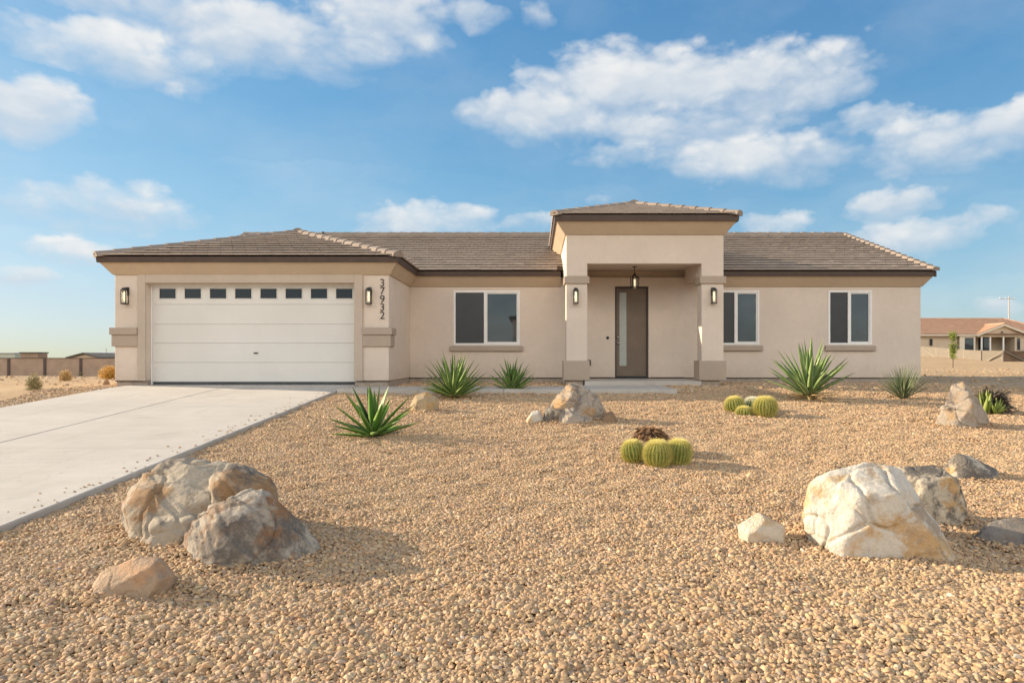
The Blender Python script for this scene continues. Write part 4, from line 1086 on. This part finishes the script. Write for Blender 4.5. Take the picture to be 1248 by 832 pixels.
# clump at the right edge: fleshy green leaves before a dark dry husk
g = on_ground(1212, 505)
A = {'tone': [], 'along': [], 'edge': []}; V = []; Fc = []
rosette(V, Fc, A, (0, 0, 0), n=15, L=.30, W=.075, lean=(5, 60), droop=-.25, seed=4, thick=.9)
for k, dx in enumerate((-.17, -.13)): rosette(V, Fc, A, (dx, .03, 0), n=3, L=.44, W=.085, lean=(3, 16), droop=-.1, seed=14 + k, thick=.9)
root = empty('aloe_plant', g + Vector((0, .1, 0)), 'small aloe with fat yellow green leaves in a dark dry husk behind the tall boulder', 'aloe')
o = link('leaves', mesh_np('leaves', V, Fc, A), M['aloe'], root, True); o.location = (0, -.12, 0)
hk = dried((0, 0, 0), .36, 240, M['darkdry'], 'husk', None, None, 9, 1.0, .075); hk.parent = root; hk.location = (.12, .16, .12)
for k in ('label', 'category'):
    if k in hk: del hk[k]

# ------------------------------------------------------------------ dry desert shrubs at the left
def shrub(name, px, py, wpx, hpx, mat, n, label, cat, seed, lift=0, group='dry desert shrubs left of the house'):
    g = on_ground(px, py); s = g.y / F; rx, h = wpx * s / 2, hpx * s; rr = random.Random(seed); m = MB()
    for k in range(n):
        a = rr.uniform(0, 6.28); e = math.acos(rr.uniform(0, 1)); p = Vector((0, 0, .02 + lift * h)); d = Vector((math.cos(a) * math.sin(e), math.sin(a) * math.sin(e), math.cos(e)))
        tone = rr.random()
        for q in range(4):
            L = rr.uniform(.7, 1.1) / 4; nx_ = p + Vector((d.x * rx * L, d.y * rx * L, d.z * h * L))
            m.cyl(p, nx_, .008 - .0016 * q, .0065 - .0016 * q, 3, tone); p = nx_
            d = (d + Vector((rr.gauss(0, .35), rr.gauss(0, .35), rr.gauss(0, .3)))).normalized()
            if q > 1:
                for _ in range(2):
                    e2 = Vector((rr.gauss(0, 1), rr.gauss(0, 1), rr.gauss(.3, 1))).normalized() * rx * .22; m.cyl(p, p + e2, .005, .002, 3, rr.random())
    o = m.build(name, mat); o.location = g; return tag(o, label, cat, group)
shrub('dry_shrub', 41, 475, 19, 21, M['sage'], 260, 'brown green dry bush nearest the driveway at the left edge', 'shrub', 1)
shrub('tumbleweed', 80, 464, 16, 14, M['straw'], 260, 'round straw coloured tumbleweed before the block wall', 'tumbleweed', 2)
shrub('dry_shrub', 134, 462, 26, 17, M['gold'], 420, 'golden dry brush beside the left corner of the house', 'shrub', 3)
shrub('dry_shrub', 124, 460, 12, 13, M['straw'], 160, 'small straw coloured tuft left of the golden brush', 'shrub', 4)
shrub('dry_shrub', 98, 458, 7, 5, M['sage'], 80, 'tiny low tuft between tumbleweed and golden brush', 'shrub', 5)

# ------------------------------------------------------------------ far left: block wall and roofs beyond it
YW = 70.0
wallo = empty('block_wall', (PX(60, YW), YW, -1.1), 'long tan block wall with dark pilasters across the left background', 'wall')
m = MB(); m.box(PX(-330, YW), PX(420, YW), YW, YW + .2, -1.6, .60); m.build('wall', M['blockwall'], wallo)
m = MB(); m.box(PX(-330, YW), PX(420, YW), YW - .06, YW + .26, .601, .66); m.build('coping', M['pilaster'], wallo)
for k in range(-6, 9):
    x = PX(11 + 43.9 * k, YW); m = MB(); m.box(x - .13, x + .13, YW - .08, YW - .001, -1.6, .60); m.build('pilaster', M['pilaster'], wallo)
def gable_house(name, x0, x1, y0, y1, z0, ze, zr, wallm, roofm, label, along='x', ov=.5):
    root = empty(name, ((x0 + x1) / 2, y0, z0), label, 'house')
    m = MB(); m.box(x0, x1, y0, y1, z0, ze)
    if along == 'y':
        xm = (x0 + x1) / 2; m.add([(x0, y0, ze), (x1, y0, ze), (xm, y0, zr - .1), (x0, y1, ze), (x1, y1, ze), (xm, y1, zr - .1)], [(0, 1, 2), (3, 5, 4), (0, 2, 5, 3), (1, 4, 5, 2)])
    m.build('wall', wallm, root)
    m = MB()
    if along == 'x':
        ym = (y0 + y1) / 2
        for s, ya in ((1, y0 - ov), (-1, y1 + ov)):
            m.add([(x0 - ov, ya, ze), (x1 + ov, ya, ze), (x1 + ov, ym, zr), (x0 - ov, ym, zr), (x0 - ov, ya, ze + .15), (x1 + ov, ya, ze + .15), (x1 + ov, ym, zr + .15), (x0 - ov, ym, zr + .15)],
                  [(0, 1, 2, 3), (4, 7, 6, 5), (0, 4, 5, 1), (1, 5, 6, 2), (2, 6, 7, 3), (3, 7, 4, 0)])
    else:
        xm = (x0 + x1) / 2
        for xa in (x0 - ov, x1 + ov):
            m.add([(xa, y0 - ov, ze - .1), (xa, y1 + ov, ze - .1), (xm, y1 + ov, zr), (xm, y0 - ov, zr), (xa, y0 - ov, ze + .1), (xa, y1 + ov, ze + .1), (xm, y1 + ov, zr + .2), (xm, y0 - ov, zr + .2)],
                  [(0, 1, 2, 3), (4, 7, 6, 5), (0, 4, 5, 1), (1, 5, 6, 2), (2, 6, 7, 3), (3, 7, 4, 0)])
    m.build('roof', roofm, root); return root
YD = 110.0
fb = empty('flat_roofed_building', (PX(40, YD), YD, -1.5), 'brown flat roofed building beyond the block wall at the left', 'building')
m = MB(); m.box(PX(25, YD), PX(46, YD), YD, YD + 2.2, -1.6, PZ(430.5, YD)); m.build('wall', M['brownwall'], fb)
m = MB(); m.box(PX(24.5, YD), PX(46.6, YD), YD - .2, YD + 2.4, PZ(430.4, YD), PZ(429, YD)); m.build('roof', M['darkroof'], fb)
fb = empty('flat_roofed_building', (PX(0, YD + 4), YD + 4, -1.5), 'pale green building at the left frame edge beyond the wall', 'building')
m = MB(); m.box(PX(-60, YD + 4), PX(18, YD + 4), YD + 4, YD + 6, -1.6, PZ(430.6, YD)); m.build('wall', M['greenroof'], fb)
m = MB(); m.box(PX(-62, YD + 4), PX(18.5, YD + 4), YD + 3.8, YD + 6.2, PZ(430.5, YD), PZ(429.4, YD)); m.build('roof', M['greyroof'], fb)
gable_house('gabled_house', PX(86, YD), PX(120, YD), YD, YD + 8, -1.6, PZ(435.8, YD), PZ(431, YD), M['tanwall'], M['darkroof'], 'dark gabled house whose roof peak just clears the block wall', 'y')
gable_house('gabled_house', PX(104, YD + 14), PX(190, YD + 14), YD + 14, YD + 24, -1.6, PZ(433.6, YD + 14), PZ(429.2, YD + 14), M['creamwall'], M['greyroof'], 'long pale grey roof behind the dark gabled house', 'x')
mm = empty('antenna_mast', (PX(129.5, YD + 12), YD + 12, -1.5), 'thin antenna mast over the pale grey roof beyond the wall', 'mast')
m = MB(); m.cyl((PX(129.5, 122), 122, -1.5), (PX(129.5, 122), 122, PZ(424.5, 122)), .06, .04, 6); m.build('pole', M['polewood'], mm)
m = MB(); m.cyl((PX(128, 122), 122, PZ(426, 122)), (PX(131, 122), 122, PZ(426, 122)), .03, .03, 6); m.build('crossbar', M['polewood'], mm)

# ------------------------------------------------------------------ right: neighbour, fence, tree, pole
YH = 96.0
nh = empty('ranch_house', (PX(1190, YH), YH, .8), 'neighbouring tan house with red tile roof and gabled porch at the right', 'house')
hx0, hx1 = PX(1085, YH), PX(1275, YH); ze, zr_ = PZ(407.5, YH), PZ(388.5, YH + 6)
xs0, xs1 = PX(1187, YH), PX(1262, YH)
m = MB(); m.box(hx0, PX(1167, YH), YH, YH + 12, .3, ze); m.build('wall', M['tanwall'], nh)
m = MB(); wall_panel(m, PX(1167.2, YH), PX(1186, YH), .3, ze, YH - .5, YH - .2, [(PX(1173, YH), PX(1184, YH), 1.2, PZ(411.5, YH))]); m.build('bay_wall', M['creamwall'], nh)
m = MB(); m.box(PX(1173, YH), PX(1184, YH), YH - .42, YH - .36, 1.2, PZ(411.5, YH)); m.build('window', M['glass'], nh)
m = MB(); m.box(PX(1133, YH), PX(1136, YH), YH - .12, YH - .001, PZ(421, YH), PZ(413, YH)); m.build('window', M['black'], nh)
m = MB(); m.box(PX(1186.2, YH), hx1, YH + 2.6, YH + 12, .3, ze); m.build('porch_wall', M['tanwall'], nh)
m = MB(); m.box(PX(1207, YH), PX(1213, YH), YH + 2.5, YH + 2.599, .9, PZ(411.2, YH)); m.build('door', M['glass2'], nh)
m = MB(); m.box(PX(1213.5, YH), PX(1220.5, YH), YH + 2.5, YH + 2.599, 1.1, PZ(411.2, YH)); m.build('window', M['glass'], nh)
m = MB(); m.box(PX(1239.3, YH), PX(1242.6, YH), YH - .12, YH - .06, 1.2, PZ(412, YH)); m.build('window', M['glass'], nh)
m = MB(); m.box(PX(1236.5, YH), hx1, YH - .05, YH + 2.5, .3, PZ(406.8, YH)); m.build('wing_wall', M['tanwall'], nh)
for a in (1195.5, 1206, 1222): 
    m = MB(); m.box(PX(a, YH) - .09, PX(a, YH) + .09, YH - .2, YH, .3, PZ(410.6, YH)); m.build('post', M['white'], nh)
# porch gable
ax_, az_ = PX(1220, YH), PZ(394.5, YH)
def gable_face(mb, x0, x1, zb_, xa, za, y0, y1): mb.add([(x0, y0, zb_), (x1, y0, zb_), (xa, y0, za), (x0, y1, zb_), (x1, y1, zb_), (xa, y1, za)], [(0, 1, 2), (3, 5, 4), (0, 3, 4, 1), (0, 2, 5, 3), (1, 4, 5, 2)])
m = MB(); gable_face(m, PX(1189, YH), PX(1249.5, YH), PZ(410.5, YH), ax_, az_ - .25, YH - .25, YH + .1); m.build('porch_gable', M['tanwall'], nh)
m = MB(); m.cyl((ax_ - .05, YH - .3, PZ(405.2, YH)), (ax_ - .05, YH - .251, PZ(405.2, YH)), .18, n=14); m.build('gable_vent', M['darkroof'], nh)
m = MB()
for s in (-1, 1):
    xe = ax_ + s * (ax_ - PX(1186.5, YH)); zz = PZ(407.5, YH)
    q = [(xe, zz), (ax_, az_), (ax_, az_ - .32), (xe, zz - .32)]
    m.add([(x, YH - .75, z) for x, z in q] + [(x, YH - .3, z) for x, z in q], [(0, 1, 2, 3), (4, 7, 6, 5), (0, 4, 5, 1), (1, 5, 6, 2), (2, 6, 7, 3), (3, 7, 4, 0)])
m.build('barge_board', M['creamwall'], nh)
hp = (zr_ - ze) / 6.5
def nb_tiles(mb):
    u0, u1 = hx0 - .6, hx1 + 2.4
    L = 6.6 * math.hypot(1, hp)
    tiles(mb, (0, YH - .6, ze), (1, 0, 0), (0, 1, hp), [(u0, 0), (u1, 0), (PX(1223, YH + 6), L), (u0, L)], .42, .5, .09)
    gp = (az_ - PZ(407.5, YH)) / (ax_ - PX(1186.5, YH)); ww_ = (ax_ - PX(1186.5, YH)); lg_ = math.hypot(1, gp)
    tiles(mb, (ax_ - ww_, 0, PZ(407.5, YH)), (0, -1, 0), (1, 0, gp), [(-(YH + 5.2), 0), (-(YH - .8), 0), (-(YH - .8), ww_ * lg_), (-(YH + 5.2), ww_ * lg_)], .42, .5, .09)
    tiles(mb, (ax_ + ww_, 0, PZ(407.5, YH)), (0, 1, 0), (-1, 0, gp), [(YH - .8, 0), (YH + 5.2, 0), (YH + 5.2, ww_ * lg_), (YH - .8, ww_ * lg_)], .42, .5, .09)
nroof = tile_roof('roof', nb_tiles, nh, 'redtile')
m = MB(); m.add([(hx0 - .6, YH - .6, ze - .03), (hx1 + 2.4, YH - .6, ze - .03), (PX(1223, YH + 6), YH + 6, zr_ - .03), (hx0 - .6, YH + 6, zr_ - .03), (hx0 - .6, YH + 13, ze - .03), (hx1 + 2.4, YH + 13, ze - .03)],
                [(0, 1, 2, 3), (3, 2, 5, 4), (1, 5, 2), (0, 3, 4), (0, 4, 5, 1)]); m.build('roof_deck', M['deck'], nroof)
cap_line(nroof, 'redtile', (hx0, YH + 6, zr_ + .03), (PX(1223, YH + 6), YH + 6, zr_ + .03), .2, .1, .5); cap_line(nroof, 'redtile', (hx1 + 2.4, YH - .6, ze + .05), (PX(1223, YH + 6), YH + 6, zr_ + .05), .2, .1, .5)
cap_line(nroof, 'redtile', (ax_, YH - .8, az_ + .03), (ax_, YH + 5, az_ + .03), .2, .1, .5)
m = MB(); m.box(hx0, PX(1186, YH), YH - .75, YH - .6, ze - .22, ze - .02); m.build('fascia', M['creamwall'], nh)

fe = empty('yard_fence', (PX(1180, 75), 75, .3), 'taupe panel fence with pale posts and diagonal braces before the neighbouring house', 'fence')
fp = [(1118, 421.8, 435.0, 90), (1141, 423.3, 437.5, 84), (1156, 424.6, 439.5, 79), (1175, 426, 442.3, 73), (1195, 427, 444, 68), (1221.5, 427.3, 444.8, 66)]
for k in range(len(fp) - 1):
    (a, ta, ba, ya), (b, tb, bb, yb_) = fp[k], fp[k + 1]
    m = MB(); xa, xb = PX(a, ya), PX(b, yb_)
    lo_a, lo_b = min(PZ(ba, ya), float(G(xa, ya))) - .3, min(PZ(bb, yb_), float(G(xb, yb_))) - .3
    q = [(xa, ya, lo_a), (xb, yb_, lo_b), (xb, yb_, PZ(tb, yb_)), (xa, ya, PZ(ta, ya))]
    m.add(q + [(x, y + .08, z) for x, y, z in q], [(0, 1, 2, 3), (4, 7, 6, 5), (0, 4, 5, 1), (1, 5, 6, 2), (2, 6, 7, 3), (3, 7, 4, 0)])
    m.build('fence_panel', M['fence'], fe)
for (a, ta, ba, ya) in fp:
    m = MB(); x = PX(a, ya); m.box(x - .07, x + .07, ya - .12, ya - .03, PZ(ba, ya) - .5, PZ(ta, ya) + .03); m.build('fence_post', M['fencepost'], fe)
for (a, pa, b, pb, ya, yb_) in ((1124, 424, 1139, 436, 88, 84.5), (1198, 442.5, 1219, 429.5, 67.8, 66)):
    m = MB(); m.cyl((PX(a, ya), ya - .15, PZ(pa, ya)), (PX(b, yb_), yb_ - .15, PZ(pb, yb_)), .06, .06, 6); m.build('brace', M['fencepost'], fe)
df = empty('wooden_fence', (PX(1240, 66), 66, 0), 'dark brown fence with a pale diagonal brace at the right edge', 'fence')
m = MB(); m.box(PX(1222.5, 66), PX(1330, 66), 66.0, 66.08, -.5, PZ(427.6, 66)); m.build('fence_panel', M['darkfence'], df)
m = MB(); m.box(PX(1240, 66), PX(1330, 66), 65.9, 65.97, PZ(428, 66), PZ(426.4, 66)); m.build('rail', M['fencepost'], df)
m = MB(); m.cyl((PX(1226, 66), 65.93, PZ(429, 66)), (PX(1250, 66), 65.93, PZ(441, 66)), .06, .06, 6); m.build('brace', M['fence'], df)

def tree(gpt, h, rx, label):
    root = empty('young_tree', gpt, label, 'tree'); rr = random.Random(4)
    m = MB(); m.cyl((0, 0, -.1), (.03, 0, h * .35), .045, .035, 8); m.cyl((.03, 0, h * .35), (-.02, .02, h * .9), .035, .012, 8)
    for k in range(14):
        z = h * (.2 + .05 * k); a = rr.uniform(0, 6.28); m.cyl((.0, 0, z), (math.cos(a) * rx * .7, math.sin(a) * rx * .7, z + .18), .014, .005, 5)
    t = m.build('trunk', M['bark'], root); t.location = (0, 0, 0)
    m = MB()
    cl = [(rr.gauss(0, rx * .33), rr.gauss(0, rx * .33), h * rr.uniform(.28, .98), rr.uniform(.12, .24)) for _ in range(26)] + [(.03, 0, h * .93, .26), (0, 0, h * .78, .24)]
    for (x, y, z, r) in cl:
        for _ in range(70):
            d = Vector((rr.gauss(0, 1), rr.gauss(0, 1), rr.gauss(0, 1))).normalized() * r * rr.random() ** .4; p = Vector((x, y, z)) + d
            a = Vector((rr.gauss(0, 1), rr.gauss(0, 1), rr.gauss(0, .6))).normalized(); b = a.orthogonal().normalized(); L, W = rr.uniform(.05, .1), rr.uniform(.018, .035)
            m.add([p, p + a * L * .5 + b * W, p + a * L, p + a * L * .5 - b * W], [(0, 1, 2, 3)], rr.random())
    c = m.build('crown', M['treeleaf'], root); c.location = (0, 0, 0)
g = on_ground(1161, 448); tree(g, (448 - 404) / F * g.y, .30, 'slim young tree with yellow green leaves on the sand before the taupe fence')
up = empty('utility_pole', (PX(1229.5, 150), 150, 1), 'tall thin utility pole rising behind the neighbouring house', 'pole')
m = MB(); m.cyl((PX(1229.5, 150), 150, .5), (PX(1229.5, 150), 150, PZ(360.5, 150)), .17, .12, 8); m.build('pole', M['polewood'], up)
m = MB(); zz = PZ(364, 150); m.box(PX(1217, 150), PX(1237, 150), 149.8, 149.87, zz - .06, zz + .06); m.build('crossarm', M['polewood'], up)
for a in (1218, 1225, 1236):
    m = MB(); m.cyl((PX(a, 150), 149.83, zz + .06), (PX(a, 150), 149.83, zz + .3), .06, .04, 6); m.build('insulator', M['white'], up)

# white two storey house across the street (behind the viewer; seen only mirrored in the wide window)
oh = empty('townhouse', (3, -30, -1.4), 'white two storey house across the street, behind the viewer', 'house')
m = MB(); m.box(-2.2, 9, -38, -30, -1.6, 4.6); m.build('wall', M['white'], oh)
m = MB(); m.box(-2.6, 9.4, -38.4, -29.0, 4.601, 4.8); m.build('roof', M['darkroof'], oh)
m = MB(); m.box(-2.2, 9, -29.99, -29, 1.6, 1.75); m.build('balcony', M['white'], oh)
m = MB(); m.box(-2.2, 9, -29.05, -29.0, 2.6, 2.66)
for k in range(46): m.box(-2.2 + k * .245, -2.17 + k * .245, -29.04, -29.01, 1.751, 2.6)
m.build('railing', M['black'], oh)

# ------------------------------------------------------------------ gravel
_w = np.random.default_rng(3)
_K = [(2 * np.pi / L * math.cos(t), 2 * np.pi / L * math.sin(t), ph, .0019 * (L / .35) ** .5) for L, t, ph in zip(_w.uniform(.16, .7, 34), _w.uniform(0, 6.28, 34), _w.uniform(0, 6.28, 34))]
def relief_z(x, y):
    """raked, trodden unevenness of loose stone"""
    z = np.zeros_like(x)
    for kx, ky, ph, a in _K: z = z + a * np.sin(kx * x + ky * y + ph)
    return z
# soil the stones lie on, coloured dark to deepen the shade in the gaps
bx = np.arange(DX1 + .03, 17.01, .12); by = np.arange(1.0, 15.13, .12)
BX, BY = np.meshgrid(bx, by); BZ = G(BX, BY) + relief_z(BX, BY) - .014; kx = len(bx)
bf = [(j * kx + i, j * kx + i + 1, (j + 1) * kx + i + 1, (j + 1) * kx + i) for j in range(len(by) - 1) for i in range(kx - 1)]
M['bed'] = simple('gravel_bed_soil', (.17, .11, .06), .95, var=.35, scale=24, bs=.9, bscale=50)
tag(link('gravel_bed', mesh_np('gravel_bed', np.stack([BX, BY, BZ], -1).reshape(-1, 3), bf), M['bed'], None, True), kind='structure')
def gravel():
    P = []; S = []
    def scatter(x0, x1, y0, y1, step, smin, smax, keep):
        xs = np.arange(x0, x1, step); ys = np.arange(y0, y1, step * .9)
        X, Y = np.meshgrid(xs, ys); X = X + (np.arange(len(ys)) % 2)[:, None] * step * .5
        X = X + rng.uniform(-.42, .42, X.shape) * step; Y = Y + rng.uniform(-.42, .42, Y.shape) * step
        X, Y = X.ravel(), Y.ravel(); k = keep(X, Y); X, Y = X[k], Y[k]
        s = rng.uniform(smin, smax, len(X)) * np.exp(rng.normal(0, .16, len(X)))
        P.append(np.stack([X, Y], 1)); S.append(s)
    half = lambda X, Y, mgn: (X < (.735 * Y + mgn)) & (X > -(.80 * Y + mgn))
    notwalk = lambda X, Y: ~((X > -4.45) & (X < 3.19) & (Y > 15.12) & (Y < 16.47)) & ~((X > .97) & (X < 3.19) & (Y > 16.4))
    yard = lambda X, Y: (X > DX1 + .012) & notwalk(X, Y)
    # size falls gradually from river stone in front to pea gravel at the house
    bands = [(2.0, 4.6, .0205, .0112, .0180), (4.6, 6.2, .0185, .0096, .0158), (6.2, 8.2, .0175, .0086, .0140), (8.2, 11, .0185, .0088, .0142), (11, 15.6, .0235, .0112, .0180)]
    for (a, b, st, s0, s1) in bands:
        scatter(-9, 14.5, a, b, st, s0, s1, lambda X, Y: yard(X, Y) & half(X, Y, 1.9))
    edge = lambda X, Y: (Y < 16.2 + .25 * np.sin(X * 1.1) + .12 * np.sin(3.1 * X))
    scatter(-4.4, 15, 15.6, 19.3, .040, .02, .03, lambda X, Y: (X > -3.5) & (X < 10.9) & notwalk(X, Y) & ~((X > .7) & (X < 4.9) & (Y > 17.2)))
    scatter(10.9, 16, 15.6, 17.2, .036, .017, .026, lambda X, Y: edge(X, Y))
    scatter(-14, DX0, 9.5, 17.6, .036, .017, .027, lambda X, Y: (X < DX0 - .015) & (X > DX0 - 1.15 - .25 * np.sin(Y * 1.7) - .2 * rng.random(len(X))) & ~((X > XL) & (Y > 16.45)) & half(X, Y, 2))
    # larger stones lying on top here and there
    scatter(-9, 14.5, 2.2, 15, .42, .018, .030, lambda X, Y: yard(X, Y) & half(X, Y, 1.2) & (rng.random(len(X)) < .5))
    # stray stones kicked onto the concrete
    SP = (DX1 - np.abs(rng.normal(0, .16, 130)) - .03, rng.uniform(3.5, 15, 130)); P.append(np.stack(SP, 1)); S.append(rng.uniform(.006, .014, 130)); n_on = sum(len(q) for q in S[:-1]), sum(len(q) for q in S)
    # scattered chips on the bare desert
    scatter(-26, -10.9, 12, 40, .22, .012, .045, lambda X, Y: (rng.random(len(X)) < .12) & ~((X > XL) & (Y > 16.4)))
    scatter(11.2, 40, 16.5, 45, .25, .012, .045, lambda X, Y: (rng.random(len(X)) < .2))
    P = np.concatenate(P); S = np.concatenate(S); n = len(P)
    z = G(P[:, 0], P[:, 1]) + rng.uniform(-.65, .5, n) * S + relief_z(P[:, 0], P[:, 1])
    for (fx, fy, fa, fb_) in FEET:                                      # stones heaped against the rocks
        near = np.nonzero((np.abs(P[:, 0] - fx) < fa * 1.8 + .1) & (np.abs(P[:, 1] - fy) < fb_ * 1.8 + .1))[0]
        e = np.hypot((P[near, 0] - fx) / fa, (P[near, 1] - fy) / fb_); wd = .14 / max(.2, fa)
        z[near] += min(.045, .12 * fa) * np.exp(-np.clip((e - .93) / wd, 0, None) ** 1.3) * rng.uniform(.3, 1.1, len(near))
    z[n_on[0]:n_on[1]] = plane(P[n_on[0]:n_on[1], 1]) + .6 * S[n_on[0]:n_on[1]] * .6
    me = bpy.data.meshes.new('gravel'); me.vertices.add(n); me.vertices.foreach_set('co', np.column_stack([P, z]).astype(np.float32).ravel())
    asp = np.column_stack([rng.uniform(1.0, 1.55, n), rng.uniform(.75, 1.05, n), rng.uniform(.5, .85, n)]) * S[:, None]
    rot = np.column_stack([rng.normal(0, .24, n), rng.normal(0, .24, n), rng.uniform(0, 6.283, n)])
    pal = np.array([(.55, .372, .208), (.51, .337, .185), (.585, .41, .245), (.46, .295, .16), (.61, .46, .30), (.43, .30, .19), (.38, .305, .235), (.32, .20, .115), (.54, .33, .17), (.68, .57, .43)])
    wgt = np.array([.2, .2, .13, .15, .06, .08, .06, .07, .05, .006]); wgt /= wgt.sum()
    c = np.array([.90, .85, .79]) * pal[rng.choice(len(pal), n, p=wgt)] * np.exp(rng.normal(0, .17, n))[:, None] * np.exp(rng.normal(0, .03, (n, 3)))
    for nm, arr in (('prot', rot), ('pscl', asp)):
        a = me.attributes.new(nm, 'FLOAT_VECTOR', 'POINT'); a.data.foreach_set('vector', arr.astype(np.float32).ravel())
    a = me.attributes.new('pcol', 'FLOAT_COLOR', 'POINT'); a.data.foreach_set('color', np.column_stack([np.clip(c, 0, .85), np.ones(n)]).astype(np.float32).ravel())
    a = me.attributes.new('pidx', 'INT', 'POINT'); a.data.foreach_set('value', rng.integers(0, 7, n).astype(np.int32))
    o = bpy.data.objects.new('gravel', me); COL.objects.link(o); tag(o, kind='stuff')
    gt = bpy.data.node_groups.new('pebble_scatter', 'GeometryNodeTree')
    gt.interface.new_socket('Geometry', in_out='INPUT', socket_type='NodeSocketGeometry'); gt.interface.new_socket('Geometry', in_out='OUTPUT', socket_type='NodeSocketGeometry')
    N = gt.nodes; Lk = gt.links
    gi = N.new('NodeGroupInput'); go = N.new('NodeGroupOutput'); iop = N.new('GeometryNodeInstanceOnPoints'); jn = N.new('GeometryNodeJoinGeometry')
    for k in range(7):
        ic = N.new('GeometryNodeMeshIcoSphere'); ic.inputs['Radius'].default_value = 1; ic.inputs['Subdivisions'].default_value = 3
        nz = N.new('ShaderNodeTexNoise'); nz.noise_dimensions = '4D'; nz.inputs['Scale'].default_value = .75; nz.inputs['W'].default_value = 3.7 * k + 1; nz.inputs['Detail'].default_value = 1.5
        sb = N.new('ShaderNodeVectorMath'); sb.operation = 'SUBTRACT'; sb.inputs[1].default_value = (.5, .5, .5)
        mu = N.new('ShaderNodeVectorMath'); mu.operation = 'SCALE'; mu.inputs['Scale'].default_value = 1.5
        Lk.new(nz.outputs['Color'], sb.inputs[0]); Lk.new(sb.outputs[0], mu.inputs[0])
        sp = N.new('GeometryNodeSetPosition'); Lk.new(ic.outputs['Mesh'], sp.inputs['Geometry']); Lk.new(mu.outputs[0], sp.inputs['Offset'])
        sm = N.new('GeometryNodeSetShadeSmooth'); Lk.new(sp.outputs[0], sm.inputs['Geometry'])
        mt = N.new('GeometryNodeSetMaterial'); mt.inputs['Material'].default_value = M['pebble']; Lk.new(sm.outputs[0], mt.inputs['Geometry'])
        gi2 = N.new('GeometryNodeGeometryToInstance'); Lk.new(mt.outputs[0], gi2.inputs[0]); Lk.new(gi2.outputs[0], jn.inputs[0])
    def attr(nm, typ):
        a = N.new('GeometryNodeInputNamedAttribute'); a.data_type = typ; a.inputs['Name'].default_value = nm
        return next(s for s in a.outputs if s.enabled and s.name == 'Attribute')
    er = N.new('FunctionNodeEulerToRotation'); Lk.new(attr('prot', 'FLOAT_VECTOR'), er.inputs[0])
    Lk.new(gi.outputs[0], iop.inputs['Points']); Lk.new(jn.outputs[0], iop.inputs['Instance']); iop.inputs['Pick Instance'].default_value = True
    Lk.new(attr('pidx', 'INT'), iop.inputs['Instance Index']); Lk.new(er.outputs[0], iop.inputs['Rotation']); Lk.new(attr('pscl', 'FLOAT_VECTOR'), iop.inputs['Scale'])
    Lk.new(iop.outputs[0], go.inputs[0])
    md = o.modifiers.new('pebbles', 'NODES'); md.node_group = gt
    me.materials.append(M['pebble'])
    print('pebbles', n)
gravel()
